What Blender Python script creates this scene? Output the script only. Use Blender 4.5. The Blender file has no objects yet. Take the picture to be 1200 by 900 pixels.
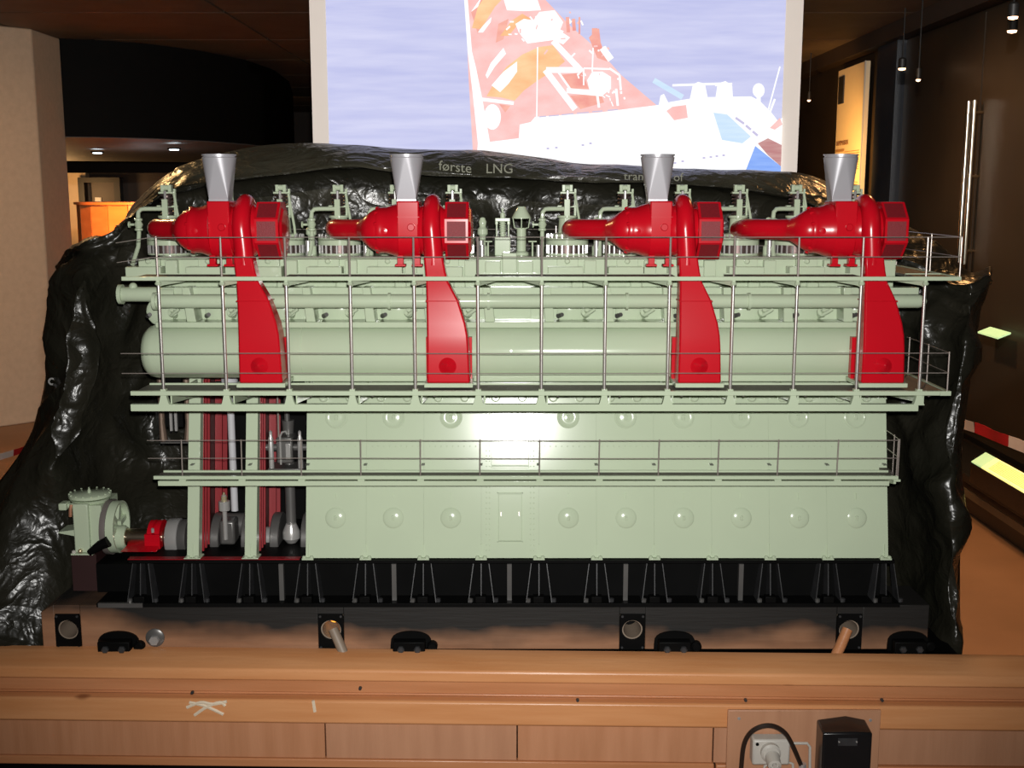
import bpy, bmesh, math, random
from mathutils import Vector, Matrix, noise
from mathutils.bvhtree import BVHTree
random.seed(7)
R = math.radians
scene = bpy.context.scene
C = scene.collection

# ------------------------------------------------------------------ camera
CAM = Vector((0.0, -2.7, 1.5)); TILT = 9.46; FPX = 1350.0
cd = bpy.data.cameras.new('camera'); cam = bpy.data.objects.new('camera', cd); C.objects.link(cam)
cam.location = CAM; cam.rotation_euler = (R(90 - TILT), 0, 0)
cd.sensor_width = 36.0; cd.lens = 36.0 * FPX / 1200.0; cd.clip_start = 0.05; cd.clip_end = 100
scene.camera = cam

# ------------------------------------------------------------------ world, flash, museum lights, exposure
w = bpy.data.worlds.new('world'); scene.world = w; w.use_nodes = True
w.node_tree.nodes['Background'].inputs[0].default_value = (1.0, 0.72, 0.45, 1)
w.node_tree.nodes['Background'].inputs[1].default_value = 0.012

def light(name, kind, loc, target, power, color=(1, 1, 1), size=0.05, angle=60, blend=0.5):
    l = bpy.data.lights.new(name, kind); o = bpy.data.objects.new(name, l); C.objects.link(o)
    o.location = loc; l.energy = power; l.color = color
    if kind == 'SPOT':
        l.spot_size = R(angle); l.spot_blend = blend; l.shadow_soft_size = size
    elif kind == 'AREA':
        l.size = size
    else:
        l.shadow_soft_size = size
    o.rotation_euler = (Vector(target) - Vector(loc)).to_track_quat('-Z', 'Y').to_euler()
    return o
# the camera's own flash
light('camera_flash', 'SPOT', (0.015, -2.69, 1.555), (0, 0, 1.16), 300, (1.0, 0.985, 0.95), 0.018, 78, 1.0)
WARM = (1.0, 0.56, 0.22)
# the film projector: its beam grazes the top of the tarpaulin and the valve caps
light('film_projector', 'SPOT', (0.25, -2.0, 2.5), (0.25, -2.0 + math.cos(R(61)), 2.5 + math.sin(R(61))), 480, (1.0, 0.97, 0.93), 0.02, 168, 0.03)
light('pillar_spotlight', 'SPOT', (-4.6, 2.6, 0.5), (-3.9, 4.5, 0.9), 40, WARM, 0.1, 70, 1.0)
light('pillar_downlight', 'SPOT', (-2.6, 2.7, 2.42), (-3.4, 4.6, 0.7), 48, (1.0, 0.68, 0.44), 0.06, 90, 1.0)
light('counter_spotlight', 'SPOT', (-2.35, 5.1, 1.70), (-3.0, 6.05, 1.22), 250, (1.0, 0.28, 0.035), 0.05, 42, 0.6)
light('doorway_lamp', 'POINT', (-4.25, 8.35, 1.45), (0, 0, 0), 12, WARM, 0.1)
light('soffit_uplight', 'POINT', (-2.9, 6.6, 1.60), (0, 0, 0), 1.0, (0.9, 0.95, 1.0), 0.1)
light('sign_spotlight', 'SPOT', (1.75, 5.0, 1.60), (2.36, 5.55, 1.68), 70, (1.0, 0.50, 0.13), 0.05, 110, 1.0)
light('floor_spotlight', 'SPOT', (1.5, 0.9, 2.45), (1.85, 1.5, 0), 150, (1.0, 0.60, 0.32), 0.06, 75, 1.0)
light('left_floor_spotlight', 'SPOT', (-2.2, 3.2, 2.45), (-2.4, 3.2, 0), 60, (1.0, 0.60, 0.30), 0.06, 75, 1.0)
light('tarp_spotlight', 'SPOT', (-1.9, 1.9, 2.45), (-0.95, 0.5, 1.45), 40, (1.0, 0.60, 0.24), 0.05, 70, 1.0)
light('tarp_spotlight', 'SPOT', (1.7, 1.5, 2.45), (1.0, 0.3, 1.3), 26, (1.0, 0.5, 0.18), 0.05, 60, 1.0)
light('glass_wall_lamp', 'SPOT', (1.3, 3.0, 2.4), (2.4, 3.2, 0.9), 95, (1.0, 0.6, 0.3), 0.06, 110, 1.0)

vs = scene.view_settings
scene.display_settings.display_device = 'sRGB'
vs.view_transform = 'Standard'; vs.look = 'None'; vs.exposure = 0.0; vs.gamma = 1.0; vs.use_curve_mapping = False

# ------------------------------------------------------------------ helpers
def at(px, py, Y):
    """world point seen at photo pixel (px, py) on the vertical plane at depth Y"""
    t = R(TILT)
    u = (px - 600) / FPX; v = (450 - py) / FPX
    d = Vector((u, math.cos(t) + v * math.sin(t), -math.sin(t) + v * math.cos(t)))
    return CAM + d * ((Y - CAM.y) / d.y)

class G:
    def __init__(s): s.v = []; s.f = []
    def _add(s, vs_, fs):
        o = len(s.v); s.v += [Vector(p) for p in vs_]; s.f += [tuple(i + o for i in f) for f in fs]; return s
    def box(s, x0, x1, y0, y1, z0, z1):
        return s._add([(x0,y0,z0),(x1,y0,z0),(x1,y1,z0),(x0,y1,z0),(x0,y0,z1),(x1,y0,z1),(x1,y1,z1),(x0,y1,z1)],
                      [(0,3,2,1),(4,5,6,7),(0,1,5,4),(1,2,6,5),(2,3,7,6),(3,0,4,7)])
    def prism(s, poly, vec):
        n = len(poly); vec = Vector(vec); p = [Vector(q) for q in poly]
        fs = [tuple(range(n - 1, -1, -1)), tuple(range(n, 2 * n))]
        fs += [(i, (i + 1) % n, n + (i + 1) % n, n + i) for i in range(n)]
        return s._add(p + [q + vec for q in p], fs)
    def loft(s, rings, caps=True, close=True):
        n = len(rings[0]); fs = []; vv = [p for r in rings for p in r]
        for k in range(len(rings) - 1):
            for i in range(n if close else n - 1):
                j = (i + 1) % n
                fs.append((k*n+i, k*n+j, (k+1)*n+j, (k+1)*n+i))
        if caps: fs += [tuple(range(n - 1, -1, -1)), tuple(range((len(rings)-1)*n, len(rings)*n))]
        return s._add(vv, fs)
    def lathe(s, prof, org=(0,0,0), axis=(0,0,1), n=24, caps=True, ph=0.0):
        a = Vector(axis).normalized(); u = a.orthogonal().normalized()
        if abs(a.x) > 0.9: u = Vector((0, 0, 1))
        elif abs(a.z) > 0.9 or abs(a.y) > .9: u = Vector((1, 0, 0))
        v = a.cross(u); org = Vector(org)
        rings = [[org + a*h + (u*math.cos(ph+2*math.pi*i/n) + v*math.sin(ph+2*math.pi*i/n))*max(r, 1e-5) for i in range(n)] for r, h in prof]
        return s.loft(rings, caps)
    def cyl(s, a, b, r, r1=None, n=14):
        a = Vector(a); b = Vector(b); return s.lathe([(r, 0), (r if r1 is None else r1, (b-a).length)], a, b - a, n)
    def tube(s, pts, r, n=8):
        pts = [Vector(p) for p in pts]; rs = r if isinstance(r, (list, tuple)) else [r]*len(pts)
        rings = []; u = None
        for i, p in enumerate(pts):
            t = (pts[min(i+1, len(pts)-1)] - pts[max(i-1, 0)]).normalized()
            if u is None: u = t.orthogonal().normalized()
            u = (u - t*u.dot(t)).normalized(); v = t.cross(u)
            rings.append([p + (u*math.cos(2*math.pi*k/n) + v*math.sin(2*math.pi*k/n))*rs[i] for k in range(n)])
        return s.loft(rings)
    def ball(s, c, r, n=12, m=8, sc=(1,1,1)):
        rings = []
        for j in range(m + 1):
            a = -math.pi/2 + math.pi*j/m
            rings.append([Vector(c) + Vector((math.cos(a)*math.cos(2*math.pi*i/n)*sc[0], math.cos(a)*math.sin(2*math.pi*i/n)*sc[1], math.sin(a)*sc[2]))*r for i in range(n)])
        return s.loft(rings)
    def ring(s, r0, r1, h, org, axis, n=24):
        return s.lathe([(r0, 0), (r1, 0), (r1, h), (r0, h), (r0, 0)], org, axis, n, caps=False)

def cr4(a, b, c, d, t):
    return .5*((2*b) + (c - a)*t + (2*a - 5*b + 4*c - d)*t*t + (3*b - a - 3*c + d)*t**3)
def spl(seq, n):
    out = []
    for i in range(len(seq) - 1):
        a, b, c, d = seq[max(i-1, 0)], seq[i], seq[i+1], seq[min(i+2, len(seq)-1)]
        for k in range(n): out.append(cr4(a, b, c, d, k/n))
    out.append(seq[-1]); return out
WL = {}
def obj(name, g, mat, parent=None, loc=None, bevel=0.0, smooth=35, kind=None):
    me = bpy.data.meshes.new(name)
    me.from_pydata([tuple(p) for p in g.v], [], g.f)
    bm = bmesh.new(); bm.from_mesh(me)
    bmesh.ops.remove_doubles(bm, verts=bm.verts, dist=1e-6)
    bmesh.ops.recalc_face_normals(bm, faces=bm.faces)
    bm.to_mesh(me); bm.free()
    me.shade_smooth(); me.set_sharp_from_angle(angle=R(smooth))
    for m in (mat if isinstance(mat, (list, tuple)) else [mat]): me.materials.append(m)
    return link(name, me, parent, loc, bevel, kind)
def link(name, me, parent=None, loc=None, bevel=0.0, kind=None):
    o = bpy.data.objects.new(name, me); C.objects.link(o)
    wl = Vector(loc) if loc is not None else Vector((0, 0, 0))
    o.location = wl
    if parent is not None:
        o.parent = parent; o.location = wl - WL.get(parent.name, Vector((0, 0, 0)))
    WL[o.name] = wl
    if bevel:
        b = o.modifiers.new('bevel', 'BEVEL'); b.width = bevel; b.segments = 2; b.limit_method = 'ANGLE'; b.angle_limit = R(40)
    if kind: o['kind'] = kind
    return o
def thing(name, loc, label, cat, group=None):
    o = bpy.data.objects.new(name, None); C.objects.link(o); o.location = loc; o.empty_display_size = 0.05
    WL[o.name] = Vector(loc); return tag(o, label, cat, group)
def tag(o, label, cat, group=None):
    o['label'] = label; o['category'] = cat
    if group: o['group'] = group
    return o
def struct(o): o['kind'] = 'structure'; return o
def copy_part(o, parent, loc=None):
    c = o.copy(); C.objects.link(c); c.parent = parent
    if loc is not None:
        c.location = Vector(loc) - WL.get(parent.name, Vector((0, 0, 0))); WL[c.name] = Vector(loc)
    for ch in o.children: copy_part(ch, c)
    return c

# ------------------------------------------------------------------ materials (all node based)
def mat(name, col, rough=0.5, metal=0.0, var=0.08, vscale=12.0, bump=0.0, bscale=60.0, coat=0.0, spec=0.5, emit=None, estr=0.0, col2=None, stretch=(1,1,1), detail=4):
    m = bpy.data.materials.new(name); m.use_nodes = True; nt = m.node_tree; N = nt.nodes; L = nt.links
    b = N['Principled BSDF']
    tc = N.new('ShaderNodeTexCoord'); mp = N.new('ShaderNodeMapping'); L.new(tc.outputs['Object'], mp.inputs[0]); mp.inputs['Scale'].default_value = stretch
    nz = N.new('ShaderNodeTexNoise'); nz.inputs['Scale'].default_value = vscale; nz.inputs['Detail'].default_value = detail; L.new(mp.outputs[0], nz.inputs['Vector'])
    rp = N.new('ShaderNodeValToRGB'); L.new(nz.outputs['Fac'], rp.inputs[0])
    rp.color_ramp.elements[0].position = 0.3; rp.color_ramp.elements[1].position = 0.7
    c2 = col2 if col2 else tuple(min(1, c * (1 + var)) for c in col); c1 = col if col2 else tuple(c * (1 - var) for c in col)
    rp.color_ramp.elements[0].color = (*c1, 1); rp.color_ramp.elements[1].color = (*c2, 1)
    L.new(rp.outputs[0], b.inputs['Base Color'])
    b.inputs['Roughness'].default_value = rough; b.inputs['Metallic'].default_value = metal
    b.inputs['Specular IOR Level'].default_value = spec; b.inputs['Coat Weight'].default_value = coat; b.inputs['Coat Roughness'].default_value = 0.1
    if bump:
        n2 = N.new('ShaderNodeTexNoise'); n2.inputs['Scale'].default_value = bscale; n2.inputs['Detail'].default_value = 5; L.new(mp.outputs[0], n2.inputs['Vector'])
        bp = N.new('ShaderNodeBump'); bp.inputs['Strength'].default_value = bump; bp.inputs['Distance'].default_value = 0.01
        L.new(n2.outputs['Fac'], bp.inputs['Height']); L.new(bp.outputs[0], b.inputs['Normal'])
    if emit:
        b.inputs['Emission Color'].default_value = (*emit, 1); b.inputs['Emission Strength'].default_value = estr
    return m
def wood(name, c1, c2, rough=0.45, scale=3.0, along='X', soot=None, knots=False):
    m = mat(name, c1, rough, col2=c2, vscale=scale, stretch={'X': (1.2, 14, 14), 'Z': (14, 14, 1.2), 'Y': (14, 1.2, 14)}[along], bump=0.08, bscale=8, detail=6)
    nt = m.node_tree; N = nt.nodes; L = nt.links; b = N['Principled BSDF']
    src = b.inputs['Base Color'].links[0].from_socket
    tc = N.new('ShaderNodeTexCoord')
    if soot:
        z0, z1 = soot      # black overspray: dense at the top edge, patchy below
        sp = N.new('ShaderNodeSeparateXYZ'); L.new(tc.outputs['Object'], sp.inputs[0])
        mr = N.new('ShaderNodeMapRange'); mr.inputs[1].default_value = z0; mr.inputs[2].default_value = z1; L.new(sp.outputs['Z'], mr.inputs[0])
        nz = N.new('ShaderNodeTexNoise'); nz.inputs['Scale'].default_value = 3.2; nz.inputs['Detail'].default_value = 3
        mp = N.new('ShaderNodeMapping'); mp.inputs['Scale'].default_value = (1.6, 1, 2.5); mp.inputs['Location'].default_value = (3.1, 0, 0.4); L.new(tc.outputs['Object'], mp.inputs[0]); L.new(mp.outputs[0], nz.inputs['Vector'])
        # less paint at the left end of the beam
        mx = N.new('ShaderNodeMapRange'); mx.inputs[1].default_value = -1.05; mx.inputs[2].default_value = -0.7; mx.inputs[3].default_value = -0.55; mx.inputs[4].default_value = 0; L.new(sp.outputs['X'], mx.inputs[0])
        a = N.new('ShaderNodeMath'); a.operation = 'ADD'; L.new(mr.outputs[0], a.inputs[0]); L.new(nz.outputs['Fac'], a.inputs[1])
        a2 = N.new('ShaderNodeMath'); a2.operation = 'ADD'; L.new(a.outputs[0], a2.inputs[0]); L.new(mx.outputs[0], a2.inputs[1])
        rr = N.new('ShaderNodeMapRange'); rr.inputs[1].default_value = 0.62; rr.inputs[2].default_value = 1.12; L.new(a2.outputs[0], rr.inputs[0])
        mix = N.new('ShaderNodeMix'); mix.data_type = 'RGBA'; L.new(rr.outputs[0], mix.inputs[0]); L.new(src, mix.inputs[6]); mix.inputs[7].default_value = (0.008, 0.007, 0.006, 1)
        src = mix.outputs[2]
    if knots:
        vo = N.new('ShaderNodeTexVoronoi'); vo.inputs['Scale'].default_value = 5.0
        mp = N.new('ShaderNodeMapping'); mp.inputs['Scale'].default_value = (0.75, 1, 1.6); L.new(tc.outputs['Object'], mp.inputs[0]); L.new(mp.outputs[0], vo.inputs['Vector'])
        rr = N.new('ShaderNodeMapRange'); rr.inputs[1].default_value = 0.035; rr.inputs[2].default_value = 0.085; rr.inputs[3].default_value = 0.75; rr.inputs[4].default_value = 0; L.new(vo.outputs['Distance'], rr.inputs[0])
        mix = N.new('ShaderNodeMix'); mix.data_type = 'RGBA'; L.new(rr.outputs[0], mix.inputs[0]); L.new(src, mix.inputs[6]); mix.inputs[7].default_value = (c1[0]*.35, c1[1]*.25, c1[2]*.2, 1)
        src = mix.outputs[2]
    L.new(src, b.inputs['Base Color'])
    return m
M = {}
M['green'] = mat('pale_green_paint', (0.48, 0.56, 0.405), 0.15, var=0.025, vscale=5, spec=0.22)
M['red'] = mat('red_paint', (0.53, 0.004, 0.013), 0.24, var=0.05, vscale=6, coat=0.0, spec=0.4)
M['dark_red'] = mat('dark_red_mesh', (0.20, 0.008, 0.014), 0.55, var=0.1, vscale=300, bump=0.2, bscale=500)
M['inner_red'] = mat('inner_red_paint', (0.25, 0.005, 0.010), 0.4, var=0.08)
M['steel'] = mat('polished_steel', (0.60, 0.585, 0.57), 0.24, metal=0.55, var=0.04)
M['post'] = mat('polished_post_steel', (0.72, 0.68, 0.64), 0.28, metal=0.8, var=0.03)
M['rod'] = mat('chromed_rod', (0.80, 0.80, 0.84), 0.22, metal=0.35, var=0.02)
M['rail'] = mat('rail_wire_steel', (0.36, 0.31, 0.28), 0.30, metal=0.4, var=0.05)
M['alu'] = mat('matt_silver_paint', (0.46, 0.45, 0.48), 0.36, metal=0.3, var=0.03, vscale=20)
M['gunmetal'] = mat('dark_steel', (0.15, 0.145, 0.14), 0.35, metal=0.5, var=0.1)
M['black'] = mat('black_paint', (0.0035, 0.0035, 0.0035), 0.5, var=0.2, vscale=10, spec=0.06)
M['black_edge'] = mat('worn_black_paint', (0.035, 0.035, 0.037), 0.4, var=0.3, vscale=30)
M['spring'] = mat('dark_spring_steel', (0.11, 0.075, 0.07), 0.4, metal=0.6, var=0.1)
M['grating'] = mat('brown_grating', (0.10, 0.085, 0.075), 0.6, var=0.12, vscale=180, bump=0.3, bscale=400)
M['brass'] = mat('pale_brass', (0.75, 0.65, 0.42), 0.3, metal=0.7)
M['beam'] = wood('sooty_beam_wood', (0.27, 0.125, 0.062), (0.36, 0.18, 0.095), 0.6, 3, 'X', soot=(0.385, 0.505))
M['pine'] = wood('varnished_pine', (0.60, 0.25, 0.095), (0.72, 0.34, 0.15), 0.36, 2.2, 'X', knots=True)
M['pine2'] = wood('darker_pine', (0.47, 0.19, 0.078), (0.57, 0.25, 0.115), 0.36, 2.2, 'X')
M['ply'] = wood('brown_plywood', (0.48, 0.215, 0.105), (0.56, 0.265, 0.14), 0.45, 2.6, 'Z')
M['ply2'] = wood('grey_brown_plywood', (0.46, 0.225, 0.125), (0.53, 0.27, 0.155), 0.45, 2.6, 'Z')
M['white_plastic'] = mat('white_plastic', (0.55, 0.52, 0.47), 0.4, var=0.02)
M['cable'] = mat('brown_black_cable', (0.025, 0.014, 0.010), 0.4)
M['black_plastic'] = mat('black_plastic', (0.010, 0.010, 0.011), 0.22, var=0.1)
M['chalk'] = mat('white_chalk', (0.78, 0.66, 0.50), 0.8)
M['floor'] = mat('brown_floor', (0.27, 0.135, 0.062), 0.55, col2=(0.34, 0.17, 0.08), vscale=3, bump=0.05, bscale=200)
M['pillar'] = mat('sandy_plaster', (0.54, 0.38, 0.255), 0.85, var=0.05, vscale=30, bump=0.1, bscale=120)
M['ceiling'] = mat('brown_ceiling_panel', (0.20, 0.15, 0.11), 0.7, var=0.12, vscale=4)
M['dark_wall'] = mat('black_bulkhead', (0.0045, 0.004, 0.0035), 0.8, spec=0.1)
M['soffit'] = mat('grey_soffit', (0.12, 0.115, 0.11), 0.7, var=0.1)
M['brown_dark'] = mat('dark_brown_wall', (0.05, 0.033, 0.024), 0.5, var=0.15, vscale=3)
M['warm_wall'] = mat('cream_wall_tiles', (0.62, 0.47, 0.30), 0.7, var=0.05)
M['counter'] = wood('orange_lacquered_pine', (0.75, 0.30, 0.10), (0.85, 0.38, 0.14), 0.4, 1.5, 'X')
M['glass_wall'] = mat('smoked_glass', (0.035, 0.024, 0.015), 0.40, var=0.2, vscale=2, spec=0.6)
M['sign'] = mat('cream_sign_board', (0.80, 0.66, 0.44), 0.5, var=0.02)
M['ink'] = mat('brown_print', (0.22, 0.10, 0.03), 0.7)
M['chrome'] = mat('warm_chrome', (0.75, 0.68, 0.55), 0.16, metal=1.0)
M['screen'] = mat('white_screen_border', (0.78, 0.70, 0.64), 0.7, var=0.01)
M['lamp'] = mat('lamp_glow', (1, 1, 1), 0.5, emit=(0.80, 0.92, 1.0), estr=9)
M['warm_lamp'] = mat('warm_lamp_glow', (1, 0.8, 0.6), 0.5, emit=(1.0, 0.55, 0.30), estr=6)
M['lamp_body'] = mat('black_lamp_body', (0.02, 0.018, 0.016), 0.5)
M['tape_white'] = mat('white_tape', (0.72, 0.62, 0.56), 0.4)
M['tape_red'] = mat('red_tape', (0.45, 0.015, 0.02), 0.4)
M['lightbox'] = mat('lit_label', (1, 0.95, 0.55), 0.5, emit=(1.0, 0.80, 0.22), estr=1.15)
M['lightbox_green'] = mat('lit_label_green', (0.6, 0.8, 0.45), 0.5, emit=(0.38, 0.58, 0.26), estr=0.9)
M['orange_glow'] = mat('orange_lamp_glow', (1, .5, .1), 0.5, emit=(1.0, 0.36, 0.03), estr=1.6)
M['cream_plastic'] = mat('cream_plastic_pipe', (0.26, 0.20, 0.15), 0.5)

# tarpaulin
def tarp_mat():
    m = mat('black_tarpaulin', (0.012, 0.012, 0.008), 0.29, col2=(0.022, 0.020, 0.014), vscale=5, spec=0.5)
    nt = m.node_tree; N = nt.nodes; L = nt.links; b = N['Principled BSDF']
    tc = N.new('ShaderNodeTexCoord')
    def ridge(scale, w_):
        n = N.new('ShaderNodeTexNoise'); n.inputs['Scale'].default_value = scale; n.inputs['Detail'].default_value = 2; n.inputs['Distortion'].default_value = .6; L.new(tc.outputs['Object'], n.inputs['Vector'])
        s1 = N.new('ShaderNodeMath'); s1.operation = 'SUBTRACT'; L.new(n.outputs['Fac'], s1.inputs[0]); s1.inputs[1].default_value = .5
        s2 = N.new('ShaderNodeMath'); s2.operation = 'ABSOLUTE'; L.new(s1.outputs[0], s2.inputs[0])
        s3 = N.new('ShaderNodeMath'); s3.operation = 'MULTIPLY'; L.new(s2.outputs[0], s3.inputs[0]); s3.inputs[1].default_value = w_
        return s3.outputs[0]
    r1, r2, r3 = ridge(6, -1.6), ridge(15, -.60), ridge(42, -.14)
    a = N.new('ShaderNodeMath'); L.new(r1, a.inputs[0]); L.new(r2, a.inputs[1])
    a2 = N.new('ShaderNodeMath'); L.new(a.outputs[0], a2.inputs[0]); L.new(r3, a2.inputs[1])
    bp = N.new('ShaderNodeBump'); bp.inputs['Strength'].default_value = 0.6; bp.inputs['Distance'].default_value = 0.03
    L.new(a2.outputs[0], bp.inputs['Height']); L.new(bp.outputs[0], b.inputs['Normal'])
    return m
M['tarp'] = tarp_mat()
# sea on the projected film: lavender blue with fine wave streaks
def emit_mat(name, c, s=1.0, c2=None, scale=(3, 1, 22), nscale=3.0):
    m = bpy.data.materials.new(name); m.use_nodes = True; nt = m.node_tree; N = nt.nodes; L = nt.links
    for n in list(N):
        if n.type == 'BSDF_PRINCIPLED': N.remove(n)
    e = N.new('ShaderNodeEmission'); L.new(e.outputs[0], N['Material Output'].inputs[0]); e.inputs[1].default_value = s
    tc = N.new('ShaderNodeTexCoord'); mp = N.new('ShaderNodeMapping'); mp.inputs['Scale'].default_value = scale; mp.inputs['Rotation'].default_value = (0, R(14), 0)
    L.new(tc.outputs['Object'], mp.inputs[0])
    nz = N.new('ShaderNodeTexNoise'); nz.inputs['Scale'].default_value = nscale; nz.inputs['Detail'].default_value = 5; L.new(mp.outputs[0], nz.inputs['Vector'])
    rp = N.new('ShaderNodeValToRGB'); rp.color_ramp.elements[0].position = 0.32; rp.color_ramp.elements[1].position = 0.68
    rp.color_ramp.elements[0].color = (*c, 1); rp.color_ramp.elements[1].color = (*(c2 or c), 1)
    L.new(nz.outputs['Fac'], rp.inputs[0]); L.new(rp.outputs[0], e.inputs[0])
    return m
M['e_sea'] = emit_mat('film_sea', (0.55, 0.57, 0.86), 1.0, (0.68, 0.69, 0.93), (1.2, 1, 12), 2.0)
M['e_sea2'] = emit_mat('film_pale_wake', (0.60, 0.61, 0.83), 1.0, (0.70, 0.70, 0.90))
M['e_white'] = emit_mat('film_white', (1.0, 1.0, 1.0), 1.15, (0.97, 0.98, 1.0))
M['e_orange'] = emit_mat('film_orange', (1.0, 0.50, 0.24), 1.0, (1.0, 0.74, 0.42), (2, 1, 5))
M['e_pink'] = emit_mat('film_pink_red', (1.0, 0.55, 0.52), 1.0, (1.0, 0.68, 0.66), (3, 1, 5))
M['e_red'] = emit_mat('film_red', (0.90, 0.34, 0.30), 1.0, (1.0, 0.52, 0.42), (4, 1, 7))
M['e_blue'] = emit_mat('film_blue', (0.25, 0.42, 0.95), 1.0, (0.32, 0.50, 1.0))
M['e_cyan'] = emit_mat('film_pale_blue', (0.62, 0.80, 1.0), 1.0, (0.70, 0.86, 1.0))
M['e_grey'] = emit_mat('film_grey', (0.62, 0.58, 0.80), 1.0)
M['e_brown'] = emit_mat('film_brown', (0.55, 0.25, 0.25), 1.0, (0.65, 0.38, 0.36))
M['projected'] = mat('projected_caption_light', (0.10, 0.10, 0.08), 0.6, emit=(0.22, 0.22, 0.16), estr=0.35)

# ================================================================== SETTING
struct(obj('floor', G().box(-9, 6, -3.2, 15, -0.1, 0.0), M['floor']))
CZ = 2.52
ceil = struct(obj('ceiling', G().box(-9, 6, 3.0, 15, CZ + 0.03, CZ + 0.12), M['dark_wall']))
g = G().box(-0.74, 0.74, -0.59, 0.59, 0, 0.03)
pm = None
for i in range(-5, 4):
    for j in range(10):
        x = i * 1.5 + 0.6; y = 3.6 + j * 1.2
        if pm is None:
            p = obj('ceiling_panel', g, M['ceiling'], ceil, (x, y, CZ)); pm = p.data
        else:
            link('ceiling_panel', pm, ceil, (x, y, CZ))
struct(obj('wall_back', G().box(-9, 6, 12.6, 12.8, 0, CZ + .03), M['brown_dark']))

struct(obj('wall_left', G().box(-6.4, -6.2, -3.2, 12.6, 0, CZ + .03), M['brown_dark']))
# eight sided pillar on the left
g = G().prism([(-3.60 + .6*math.cos(R(22.5 + 45*k)), 5.10 + .6*math.sin(R(22.5 + 45*k)), 0) for k in range(8)], (0, 0, CZ))
pil = struct(obj('pillar', g, M['pillar'], bevel=0.01))

# curved black bulkhead with a grey soffit under it and two small downlights
def arc_pts(z, off=0.0):
    out = []
    for (px, d) in [(-60, 8.0), (75, 8.0), (130, 8.1), (190, 8.3), (250, 8.7), (300, 9.3), (330, 10.0), (346, 11.0), (350, 12.6)]:
        X = (px - 600) / FPX * (d + 0.1); out.append(Vector((X, d - 2.7 + off, z)))
    return out
g = G(); zb = 1.875; zt = CZ + 0.03
A = arc_pts(zb); B2 = arc_pts(zt); A2 = arc_pts(zb, .12); B3 = arc_pts(zt, .12)
g.loft([A, B2, B3, A2, A], caps=False, close=False)
struct(obj('wall_bulkhead', g, M['dark_wall']))
g = G(); lo = arc_pts(zb - 0.005, 0.02); far = [Vector((p.x * 1.30, p.y + 2.9, zb - 0.09)) for p in lo]
g.loft([lo, far, [p + Vector((0, 0, .05)) for p in far], [p + Vector((0, 0, .004)) for p in lo], lo], caps=False, close=False)
struct(obj('ceiling_soffit', g, M['soffit']))
for (px, py, Y, lab) in [(114, 178, 6.6, 'small white downlight in the grey soffit, nearer the sandy pillar'), (204, 174, 6.1, 'small white downlight in the grey soffit, nearer the black tarpaulin')]:
    p = at(px, py, Y); t = thing('ceiling_downlight', p, lab, 'light', 'soffit downlights')
    obj('glow_lens', G().lathe([(0.0, -.012), (.034, -.012), (.040, 0)], (0, 0, 0), (0, 0, 1), 20), M['lamp'], t, p)
    obj('bezel', G().ring(.040, .050, .012, (0, 0, -.008), (0, 0, 1)), M['lamp_body'], t, p)
# far doorway wall, warm lit
fy = 8.9
a = at(40, 205, fy); b_ = at(106, 300, fy)
struct(obj('wall_cream', G().box(a.x - .5, b_.x, fy, fy + .2, 0, a.z + 0.02), M['warm_wall']))
a = at(106, 205, fy + .1); b_ = at(240, 300, fy + .1)
struct(obj('wall_brown', G().box(a.x - .02, b_.x + 1.5, fy + .1, fy + .3, 0, a.z + .02), M['brown_dark']))
d1 = thing('door_1', at(96, 208, fy - .05) * 1, 'dark brown door frame beside the cream tiled wall', 'door'); d1['kind'] = 'structure'; del d1['category']
a = at(92, 208, fy - .05); b_ = at(146, 300, fy - .05)
g = G().box(a.x, a.x + .06, fy - .08, fy + .02, 0, a.z).box(b_.x - .06, b_.x, fy - .08, fy + .02, 0, a.z).box(a.x + .06, b_.x - .06, fy - .08, fy + .02, a.z - .05, a.z)
obj('frame', g, M['lamp_body'], d1)
obj('panel', G().box(a.x + .12, b_.x - .06, fy - .04, fy, 0, a.z - .05), M['brown_dark'], d1)
p = at(113, 235, fy - .1); tag(obj('paper_notice', G().box(p.x - .03, p.x + .03, fy - .055, fy - .045, p.z - .05, p.z + .03), M['white_plastic']), 'small pale paper notice on the dark brown door', 'notice')
# orange curved counter
cx, cy, rad = -2.95, 6.45, 0.44
zt = at(120, 237, 6.1).z - .02
def staves(k): 
    q = [Vector((cx + (rad + o)*math.cos(R(180 + k*20 + s)), cy + (rad + o)*math.sin(R(180 + k*20 + s)), 0)) for s, o in ((.4, 0), (19.6, 0), (19.6, -.04), (.4, -.04))]
    return q
ct = thing('reception_counter', (cx, cy - rad, 0), 'curved orange lit wooden counter beyond the pillar', 'counter')
for k in range(8): obj('stave', G().prism(staves(k), (0, 0, zt)), M['counter'], ct)
obj('top', G().lathe([(0, 0), (rad + .02, 0), (rad + .02, .02), (0, .02)], (cx, cy, zt), (0, 0, 1), 40), M['counter'], ct)

# right side: smoked glass wall, posts, ledge
WX = 2.42
wr = struct(obj('wall_right', G().box(WX, WX + .15, -1.5, 12.6, 0, CZ + .03), M['glass_wall']))
for (y0, y1) in [(-1.5, 1.2), (1.215, 3.35), (3.365, 4.55)]:
    obj('glass_panel', G().box(WX - .02, WX, y0, y1, 0.24, CZ - .12), M['glass_wall'], wr)
struct(obj('trim_1', G().box(WX - .10, WX, -1.5, 12.6, CZ - .10, CZ), M['brown_dark']))
post = struct(obj('trim_2', G().box(WX - .06, WX + .02, 4.60, 4.98, 0, CZ - .06), mat('bluish_black_post', (0.035, 0.038, 0.045), 0.35)))
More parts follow.
